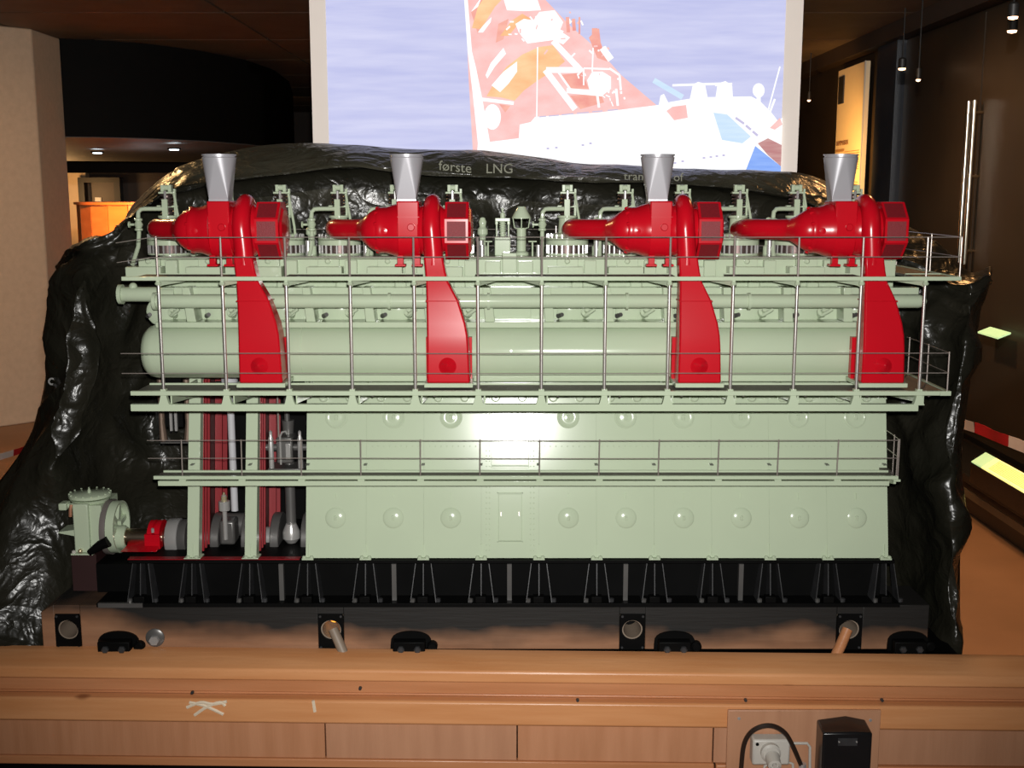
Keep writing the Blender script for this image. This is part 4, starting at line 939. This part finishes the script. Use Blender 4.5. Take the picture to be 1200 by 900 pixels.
# --- turbochargers (4)
ZTC = 1.414; YTC = -.045
def build_turbo():
    prof = [(-.050, .066), (-.050, -.01)] + [(.050*math.cos(a), -.012 + .052*math.sin(a)) for a in [math.pi + math.pi*k/12 for k in range(1, 12)]] + [(.050, -.01), (.050, .066)]
    h = obj('turbocharger', G().prism([(-.020, y, z) for y, z in prof], (.050, 0, 0)), M['red'], eng, bevel=.003)
    obj('housing_band', G().box(-.0205, .0305, -.0508, -.0495, .030, .0315), M['red'], h)
    obj('housing_boss', G().lathe([(.0085, 0), (.0085, .003), (.007, .005), (0, .005)], (.012, -.050, .008), (0, -1, 0), 20), M['red'], h)
    # rounded inlet casing, oblique cone and intake pipe bending away to the rear
    ic = obj('inlet_casing', G().lathe([(.030, -.070), (.050, -.069), (.053, -.064), (.052, -.058), (.053, -.046), (.058, -.032), (.060, -.024), (.061, -.018)], (0, 0, 0), (1, 0, 0), 40), M['red'], h, smooth=45)
    obj('casing_plug', G().lathe([(.007, 0), (.007, .006), (0, .007)], (-.048, -.050, .0), (0, -1, 0), 16), M['red'], ic)
    for k in range(10):
        a = 2*math.pi*(k + .5)/10
        obj('casing_bolt', G().lathe([(.0055, 0), (.005, .006), (.003, .009), (0, .009)], (-.064, .048*math.cos(a), .048*math.sin(a)), (-1, 0, 0), 8), M['red'], ic)
    path = spl([Vector(p) for p in [(-.058, .000, 0), (-.070, .0005, 0), (-.090, .014, 0), (-.102, .024, 0), (-.126, .044, 0), (-.150, .065, .0), (-.172, .090, .0), (-.184, .122, 0), (-.185, .16, -.003), (-.185, .20, -.006)]], 3)
    rr_ = [.0495, .0485, .033, .0255, .0240, .0235, .0235, .0235, .0235, .0235]
    rs = []
    for k in range(9):
        for t_ in range(3): rs.append(rr_[k] + (rr_[k+1] - rr_[k])*t_/3)
    rs.append(rr_[-1])
    obj('inlet_pipe', G().tube(path, rs, 28), M['red'], h, smooth=60)
    # volute wound round the shaft, dropping down the front into the duct
    vp = []; 
    for k in range(26):
        a = R(-70 + 250*k/25); vp.append((.058, math.cos(a)*.060, .004 + math.sin(a)*.060))
    vr = [.012 + .009*k/25 for k in range(26)]
    vp += [(.060, -.060, -.02), (.062, -.060, -.045), (.063, -.060, -.075)]; vr += [.0212, .0212, .0212]
    obj('volute', G().tube(vp, vr, 24), M['red'], h, smooth=60)
    obj('volute_disc', G().lathe([(.052, .026), (.054, .030), (.058, .040), (.058, .076), (.050, .084), (.050, .090)], (0, 0, 0), (1, 0, 0), 40), M['red'], h, smooth=45)
    # octagonal intake silencer
    s0, s1, ro = .088, .140, .0690
    si = obj('silencer', G().lathe([(ro, s0), (ro, s1), (ro*.99, s1 + .001), (.056, s1 + .002), (.050, s1 + .006), (.030, s1 + .009), (0, s1 + .010)], (0, 0, 0), (1, 0, 0), 8, ph=R(22.5)), M['red'], h, smooth=20)
    ap = ro*math.cos(R(22.5)); hs = ro*math.sin(R(22.5))
    for k in range(8):
        a = R(45*k); d = Vector((0, math.sin(a), math.cos(a))); t_ = Vector((0, math.cos(a), -math.sin(a)))
        q = d*(ap - .0006)
        obj('silencer_panel', G().prism([Vector((s0 + .005, 0, 0)) + q + t_*(hs - .005), Vector((s1 - .005, 0, 0)) + q + t_*(hs - .005), Vector((s1 - .005, 0, 0)) + q - t_*(hs - .005), Vector((s0 + .005, 0, 0)) + q - t_*(hs - .005)], d*.0012), M['dark_red'], h)
    for sx in (-.014, .024):
        obj('mounting_foot', G().box(sx - .007, sx + .007, -.042, -.026, -.078, -.055).box(sx - .012, sx + .012, -.046, -.018, -.080, -.075), M['red'], h, bevel=.001)
    # silver exhaust funnel, square at the foot and round at the rim
    z0, z1 = .066, .170; hb = .0215; rt = .0380
    n = 96; top = [Vector((rt*math.cos(2*math.pi*k/n), rt*math.sin(2*math.pi*k/n), z1 - .008)) for k in range(n)]
    cor = [Vector((hb, hb, z0 + .004)), Vector((-hb, hb, z0 + .004)), Vector((-hb, -hb, z0 + .004)), Vector((hb, -hb, z0 + .004))]
    g = G(); o = len(g.v); g.v += top + cor; q = n // 4
    for c_ in range(4):
        for k in range(q): g.f.append((c_*q + k, (c_*q + k + 1) % n, n + c_))
        g.f.append((((c_ + 1)*q) % n, n + (c_ + 1) % 4, n + c_))
    fu = obj('exhaust_funnel', g, M['alu'], h, smooth=0.01)
    obj('funnel_rim', G().lathe([(rt, z1 - .008), (rt + .0008, z1 - .007), (rt - .0018, z1 - .006), (rt - .0018, z1 - .0035), (rt + .0008, z1 - .003), (rt + .0008, z1), (rt - .003, z1), (rt - .004, z1 - .02)], (0, 0, 0), (0, 0, 1), 40, caps=False), M['alu'], h)
    obj('funnel_base', G().box(-.022, .022, -.022, .022, z0 - .001, z0 + .004), M['alu'], h)
    # air duct down to the receiver
    def sec(z, xa, xb, yf, yb, c=.2):
        r = []
        for (sx, sy) in ((-1, -1), (1, -1), (1, 1), (-1, 1)):
            x = xa if sx < 0 else xb; y = yf if sy < 0 else yb; r.append(Vector((x, y, z)))
        return r
    zpos = lambda py: at(0, py, YTC - .06).z - ZTC
    rings = []
    for (py, xa, xb, yf, yb) in [(300, .042, .084, -.081, -.039), (318, .0445, .090, -.080, -.038), (330, .046, .096, -.0785, -.036), (352, .0465, .1180, -.078, -.030), (378, .0470, .1335, -.081, -.022), (392, .0472, .1385, -.083, -.020), (407, .0470, .1405, -.085, -.018), (447, .0460, .1435, -.085, -.018)]:
        rings.append(sec(zpos(py), xa, xb, yf, yb))
    du = obj('air_duct', G().loft(rings), M['red'], h, bevel=.004, smooth=50)
    z_ = zpos(352)
    obj('duct_flange', G().box(.0445, .1205, -.0795, -.028, z_ - .0012, z_ + .0012), M['red'], h, bevel=.0006)
    obj('duct_cone', G().lathe([(.022, 0), (.014, .005), (.004, .016), (0, .018)], (.093, -.0835, zpos(426)), (0, -1, .1), 28), M['red'], h, smooth=60)
    obj('duct_back_plate', G().box(.040, .146, -.018, .0, zpos(447), zpos(398)), M['red'], h)
    obj('duct_base_plate', G().box(.040, .150, -.088, .02, zpos(452) , zpos(447)), M['green'], h, bevel=.001)
    return h
tp_ = build_turbo()
TX = [(258 - 600)/516, (477 - 600)/516, (770 - 600)/516, (984 - 600)/516]
tp_.location = Vector((TX[0], YTC, ZTC)) - WL[eng.name]; WL[tp_.name] = Vector((TX[0], YTC, ZTC))
for x in TX[1:]: copy_part(tp_, eng, (x, YTC, ZTC))

# --- galleries
RW = .0010
def rail(parent, pts, r=RW, name='rail'): return obj(name, G().tube(pts, r, 6), M['rail'], parent)
# lower gallery
GY = -.17
lg = obj('lower_gallery', G().box(-.851, .955, GY, GY + .012, 1.052, 1.062), M['green'], eng, bevel=.001)
obj('gallery_floor', G().box(-.845, .90, GY + .012, -.060, 1.052, 1.058), M['grating'], lg)
obj('gallery_floor', G().prism([(.90, GY + .012, 1.052), (.975, GY + .012, 1.052), (.975, .11, 1.052), (.90, .11, 1.052)], (0, 0, .006)), M['grating'], lg)
obj('edge_beam', G().box(.955, .979, GY, GY + .012, 1.052, 1.062), M['green'], lg)
obj('back_edge', G().box(-.842, .905, -.060, -.053, 1.052, 1.062), M['green'], lg)
obj('side_edge', G().box(.972, .979, GY + .012, .115, 1.052, 1.061), M['green'], lg)
obj('lower_beam', G().box(-.853, .909, GY + .002, GY + .016, 1.016, 1.032), M['green'], lg, bevel=.001)
for k in range(13):
    x = colX(k)
    s_ = obj('post_socket', G().loft([[Vector((x - a, GY + .001, z)), Vector((x + a, GY + .001, z)), Vector((x + a, GY + .014, z)), Vector((x - a, GY + .014, z))] for a, z in ((.0125, 1.030), (.010, 1.036), (.0065, 1.050), (.006, 1.066))]), M['green'], lg)
    obj('bracket', G().prism([(x + .012, GY + .014, 1.032), (x + .012, .06, 1.010), (x + .012, .06, 1.052), (x + .012, GY + .014, 1.052)], (.003, 0, 0)), M['green'], lg)
    obj('tee_stiffener', G().prism([(x + .02, GY + .05, 1.052), (x + .058, GY + .05, 1.052), (x + .039, GY + .05, 1.040)], (0, .06, 0)), M['grating'], lg)
    obj('gallery_post', G().cyl((x, GY + .006, 1.064), (x, GY + .006, 1.297), .0036, n=12), M['post'], lg)
for z in (1.1476, 1.103):
    rail(lg, [(-.868, GY + .002, z - .001), (-.5, GY, z), (0, GY, z - .001), (.5, GY, z), (.972, GY + .002, z), (.974, .05, z), (.974, .12, z)])
for (x, y) in [(.972, GY + .006), (.974, -.03), (.974, .10)]:
    obj('end_post', G().cyl((x, y, 1.06), (x, y, 1.150), .0018, n=8), M['rail'], lg)
# drip fittings under the gallery: half round bosses on the crankcase top edge
for k in range(2, 12):
    for s in (.035, .100):
        x = colX(k) + s; z = zpx(466)
        obj('top_boss', G().lathe([(.011, 0), (.011, .006), (.008, .009), (0, .009)], on(x, z), nrm, 18), M['green'], cc_)
# upper gallery
ug = obj('upper_gallery', G().box(-.857, .986, GY, GY + .008, 1.308, 1.317), M['green'], eng, bevel=.001)
segs = [(-.835, TX[0] + .035)] + [(TX[i] + .155, TX[i+1] + .035) for i in range(3)] + [(TX[3] + .155, .98)]
for (xa, xb) in segs:
    obj('gallery_floor', G().box(xa, xb, GY + .008, -.062, 1.309, 1.3145), M['grating'], ug)
    obj('floor_edge', G().box(xa, xb, -.062, -.058, 1.308, 1.3165), M['green'], ug)
obj('side_walk', G().box(.90, .98, -.058, .28, 1.309, 1.3145), M['grating'], ug)
obj('side_edge', G().box(.98, .986, GY + .008, .28, 1.308, 1.317), M['green'], ug)
for k in range(13):
    x = colX(k)
    obj('post_collar', G().lathe([(.004, 0), (.0065, .002), (.0075, .005), (.005, .007), (.004, .0115)], (x, GY + .004, 1.2975), (0, 0, 1), 12), M['green'], ug)
    hside = 1 if x < 0 else -1
    obj('bracket', G().prism([(x, GY + .008, 1.294), (x, GY + .008, 1.308), (x, -.05, 1.308), (x, -.05, 1.302)], (.004*hside, 0, 0)), M['green'], ug)
    obj('bracket_brace', G().prism([(x, GY + .008, 1.296), (x + hside*.05, -.06, 1.302), (x + hside*.05, -.06, 1.308), (x, GY + .008, 1.308)], (.003*hside, 0, 0)), M['green'], ug)
    obj('rail_post', G().cyl((x, GY + .004, 1.317), (x, GY + .004, 1.404), .0023, n=8), M['rail'], ug)
for z in (1.403, 1.360):
    rail(ug, [(-.868, GY + .01, z - .013), (-.79, GY + .002, z - .001), (-.4, GY, z), (0, GY, z), (.5, GY, z), (.983, GY, z), (.984, .05, z), (.984, .28, z)])
for (x, y) in [(.983, GY + .004), (.984, .02), (.984, .26)]:
    obj('end_post', G().cyl((x, y, 1.315), (x, y, 1.404), .0018, n=8), M['rail'], ug)
# rear railing of the upper gallery
for z in (1.403, 1.360): rail(ug, [(-.85, .36, z), (.984, .36, z)], name='rear_rail')
for k in range(13): obj('rear_post', G().cyl((colX(k) + P/2 - .02, .36, 1.30), (colX(k) + P/2 - .02, .36, 1.412), .0018, n=6), M['rail'], ug)
obj('rear_floor', G().box(-.85, .984, .30, .365, 1.300, 1.306), M['grating'], ug)
# middle gallery
MY = -.053
mg = obj('middle_gallery', G().box(-.847, .913, MY, MY + .008, .830, .8385), M['green'], eng, bevel=.001)
obj('gallery_floor', G().box(-.843, .91, MY + .008, -.002, .830, .835), M['grating'], mg)
obj('back_edge', G().box(-.838, .905, -.002, .004, .830, .8395), M['green'], mg)
obj('lower_beam', G().box(-.838, .893, MY + .003, MY + .014, .8135, .8255), M['green'], mg, bevel=.001)
for k in range(13):
    x = colX(k)
    obj('rail_post', G().cyl((x - .001, MY + .004, .838), (x + .0, MY + .004, .926), .0016, n=8), M['rail'], mg)
    obj('post_clip', G().box(x - .008, x + .008, MY - .002, MY + .006, .8255, .8302), M['green'], mg)
    obj('bracket', G().prism([(x - .003, MY + .014, .816), (x - .003, fY(.816) + .004, .800), (x - .003, fY(.83) + .004, .830), (x - .003, MY + .014, .830)], (.006, 0, 0)), M['green'], mg)
    obj('wall_clip', G().box(x - .005, x + .003, .030, fY(.84) + .002, .8445, .846), M['gunmetal'], mg)
for z in (.925, .882):
    rail(mg, [(-.858, MY + .002, z - .001), (-.4, MY, z), (.1, MY, z - .001), (.912, MY, z), (.916, .03, z + .0), (.916, .20, z)])
for (x, y) in [(.912, MY + .004), (.916, .0), (.916, .07), (.916, .16)]:
    obj('end_post', G().cyl((x, y, .832), (x, y, .927), .0016, n=8), M['rail'], mg)
obj('end_walk', G().box(.898, .918, -.002, .22, .830, .835), M['grating'], mg)

# ================================================================== TARPAULIN
cols = [
 [(-90, 762, .10), (-80, 660, .25), (-30, 600, .35), (30, 520, .42), (52, 450, .45), (55, 380, .46), (57, 335, .5), (66, 310, .62), (90, 300, .8)],
 [(-40, 766, .0), (-30, 680, .06), (0, 600, .16), (40, 520, .24), (58, 455, .28), (58, 390, .30), (62, 330, .33), (76, 296, .45), (96, 292, .8)],
 [(20, 766, -.04), (30, 680, .06), (45, 600, .14), (70, 520, .10), (82, 455, .14), (84, 390, .16), (86, 330, .20), (100, 284, .34), (116, 280, .8)],
 [(70, 760, .02), (80, 680, .12), (92, 600, .20), (105, 520, .22), (112, 455, .20), (118, 390, .22), (122, 330, .26), (132, 274, .36), (140, 275, .8)],
 [(120, 750, .26), (125, 680, .30), (130, 600, .34), (135, 520, .32), (140, 455, .34), (145, 390, .34), (148, 310, .34), (154, 252, .40), (158, 240, .8)],
 [(180, 745, .42), (180, 680, .42), (180, 600, .42), (180, 520, .42), (182, 455, .42), (185, 380, .42), (188, 300, .42), (196, 227, .40), (200, 203, .62)],
 [(250, 745, .44), (250, 680, .44), (250, 600, .44), (250, 520, .44), (250, 455, .44), (250, 380, .43), (250, 300, .52), (250, 214, .40), (248, 185, .66)],
 [(320, 745, .44), (320, 680, .44), (320, 600, .44), (320, 520, .44), (320, 455, .44), (320, 380, .43), (320, 290, .52), (320, 204, .40), (318, 171, .70)],
 [(410, 745, .44), (410, 680, .44), (410, 600, .44), (410, 520, .44), (410, 455, .44), (410, 380, .43), (410, 290, .52), (410, 195, .40), (410, 172, .70)],
 [(500, 745, .44), (500, 680, .44), (500, 600, .44), (500, 520, .44), (500, 455, .44), (500, 380, .43), (500, 290, .52), (500, 202, .40), (500, 176, .68)],
 [(600, 745, .44), (600, 680, .44), (600, 600, .44), (600, 520, .44), (600, 455, .44), (600, 380, .43), (600, 290, .52), (600, 207, .40), (600, 182, .68)],
 [(700, 745, .44), (700, 680, .44), (700, 600, .44), (700, 520, .44), (700, 455, .44), (700, 380, .43), (700, 290, .52), (700, 210, .40), (700, 194, .66)],
 [(790, 745, .44), (790, 680, .44), (790, 600, .44), (790, 520, .44), (790, 455, .44), (790, 380, .43), (790, 290, .52), (790, 215, .40), (790, 201, .62)],
 [(880, 745, .44), (880, 680, .44), (880, 600, .44), (880, 520, .44), (880, 455, .44), (880, 380, .43), (880, 290, .52), (880, 222, .40), (880, 202, .60)],
 [(955, 745, .44), (955, 680, .44), (955, 600, .44), (955, 520, .44), (955, 455, .44), (955, 380, .44), (955, 300, .50), (955, 240, .42), (955, 207, .60)],
 [(1020, 745, .42), (1020, 680, .42), (1020, 600, .42), (1020, 520, .42), (1020, 455, .42), (1020, 400, .42), (1020, 340, .42), (1020, 285, .42), (1015, 240, .62)],
 [(1070, 760, .22), (1066, 680, .24), (1062, 600, .26), (1064, 520, .30), (1066, 455, .34), (1070, 400, .36), (1075, 360, .36), (1080, 310, .40), (1084, 279, .62)],
 [(1100, 770, .06), (1095, 680, .10), (1088, 600, .14), (1090, 520, .18), (1095, 455, .24), (1098, 410, .28), (1104, 370, .30), (1112, 330, .36), (1112, 298, .62)],
 [(1126, 771, .02), (1120, 690, .04), (1116, 600, .08), (1118, 520, .12), (1124, 455, .16), (1130, 410, .20), (1136, 370, .24), (1140, 335, .30), (1134, 322, .62)],
 [(1133, 771, .06), (1132, 690, .10), (1132, 600, .14), (1136, 520, .18), (1144, 455, .22), (1150, 410, .26), (1156, 365, .30), (1162, 322, .36), (1156, 318, .62)],
 [(1126, 771, .30), (1125, 690, .32), (1126, 600, .34), (1128, 520, .36), (1136, 455, .38), (1142, 410, .40), (1148, 375, .42), (1150, 345, .46), (1146, 338, .66)],
]
ctl = []
for c in cols:
    pts = [at(*p) for p in c]
    h_ = c[-2]; k_ = len(pts) - 2
    pts.insert(k_, at(h_[0], h_[1] + 9, h_[2] + (.12 if 190 < h_[0] < 1000 else .0)))
    last = pts[-1]; pts.append(last + Vector((0, .22, -.22))); ctl.append(pts)
rows = [spl([ctl[i][j] for i in range(len(ctl))], 12) for j in range(len(ctl[0]))]
gridc = [spl([rows[j][i] for j in range(len(rows))], 10) for i in range(len(rows[0]))]
nu, nv = len(gridc), len(gridc[0])
g = G()
for i in range(nu):
    for j in range(nv):
        p = gridc[i][j]
        a = gridc[min(i+1, nu-1)][j] - gridc[max(i-1, 0)][j]; b = gridc[i][min(j+1, nv-1)] - gridc[i][max(j-1, 0)]
        n_ = a.cross(b)
        n_ = n_.normalized() if n_.length > 1e-9 else Vector((0, -1, 0))
        q = p * 1.0
        wv = noise.noise_vector(q*2.2) * .16; q = q + wv
        f1 = abs(noise.noise(Vector((q.x*2.6 + q.z*1.3, q.y*2.6 + 5, q.z*1.3)))) * 2
        f2 = abs(noise.noise(Vector((q.x*5.5 - q.z*3.6, q.y*5.5, q.z*3.0 + 9)))) * 2
        f3 = abs(noise.noise(Vector((q.x*13 + q.z*6, q.y*13, q.z*11)))) * 2
        amp = .070 if i < 62 else (.055 if i > 180 else .03)
        if j >= 70 and 40 < i < 195: amp *= .3
        elif j >= 66: amp *= .45
        dsp = -(f1*.70 + f2*.38 + f3*.06 - .35) * amp
        # keep the silhouette edges calm
        e = min(1, i/8, (nu-1-i)/6)
        g.v.append(p + n_ * dsp * e)
for i in range(nu - 1):
    for j in range(nv - 1):
        g.f.append((i*nv + j, (i+1)*nv + j, (i+1)*nv + j + 1, i*nv + j + 1))
TV = [v.copy() for v in g.v]; TF = list(g.f)
tarp = obj('tarpaulin', g, M['tarp'], None, smooth=80)
tag(tarp, 'large crumpled black plastic tarpaulin hung behind the engine model', 'tarpaulin')
sol = tarp.modifiers.new('thickness', 'SOLIDIFY'); sol.thickness = .002
# front hem: a thin folded edge following the row where the top turns down
jh = 80
hem = [TV[i*nv + jh] + Vector((0, -.004, 0)) for i in range(56, 184, 1)]
obj('hem', G().tube(hem, .0035, 6), M['tarp'], tarp)
bvh = BVHTree.FromPolygons(TV, TF)
def hit(px, py):
    d = (at(px, py, 0) - CAM).normalized(); r = bvh.ray_cast(CAM, d)
    return (r[0], r[1]) if r[0] is not None else (at(px, py, .4), Vector((0, -1, 0)))
c, n_ = hit(61, 447)
d = (CAM - c).normalized()
obj('eyelet', G().ring(.006, .011, .003, c + d*.004, d, 20), M['steel'], tarp)
# projected caption words that fall on the tarpaulin
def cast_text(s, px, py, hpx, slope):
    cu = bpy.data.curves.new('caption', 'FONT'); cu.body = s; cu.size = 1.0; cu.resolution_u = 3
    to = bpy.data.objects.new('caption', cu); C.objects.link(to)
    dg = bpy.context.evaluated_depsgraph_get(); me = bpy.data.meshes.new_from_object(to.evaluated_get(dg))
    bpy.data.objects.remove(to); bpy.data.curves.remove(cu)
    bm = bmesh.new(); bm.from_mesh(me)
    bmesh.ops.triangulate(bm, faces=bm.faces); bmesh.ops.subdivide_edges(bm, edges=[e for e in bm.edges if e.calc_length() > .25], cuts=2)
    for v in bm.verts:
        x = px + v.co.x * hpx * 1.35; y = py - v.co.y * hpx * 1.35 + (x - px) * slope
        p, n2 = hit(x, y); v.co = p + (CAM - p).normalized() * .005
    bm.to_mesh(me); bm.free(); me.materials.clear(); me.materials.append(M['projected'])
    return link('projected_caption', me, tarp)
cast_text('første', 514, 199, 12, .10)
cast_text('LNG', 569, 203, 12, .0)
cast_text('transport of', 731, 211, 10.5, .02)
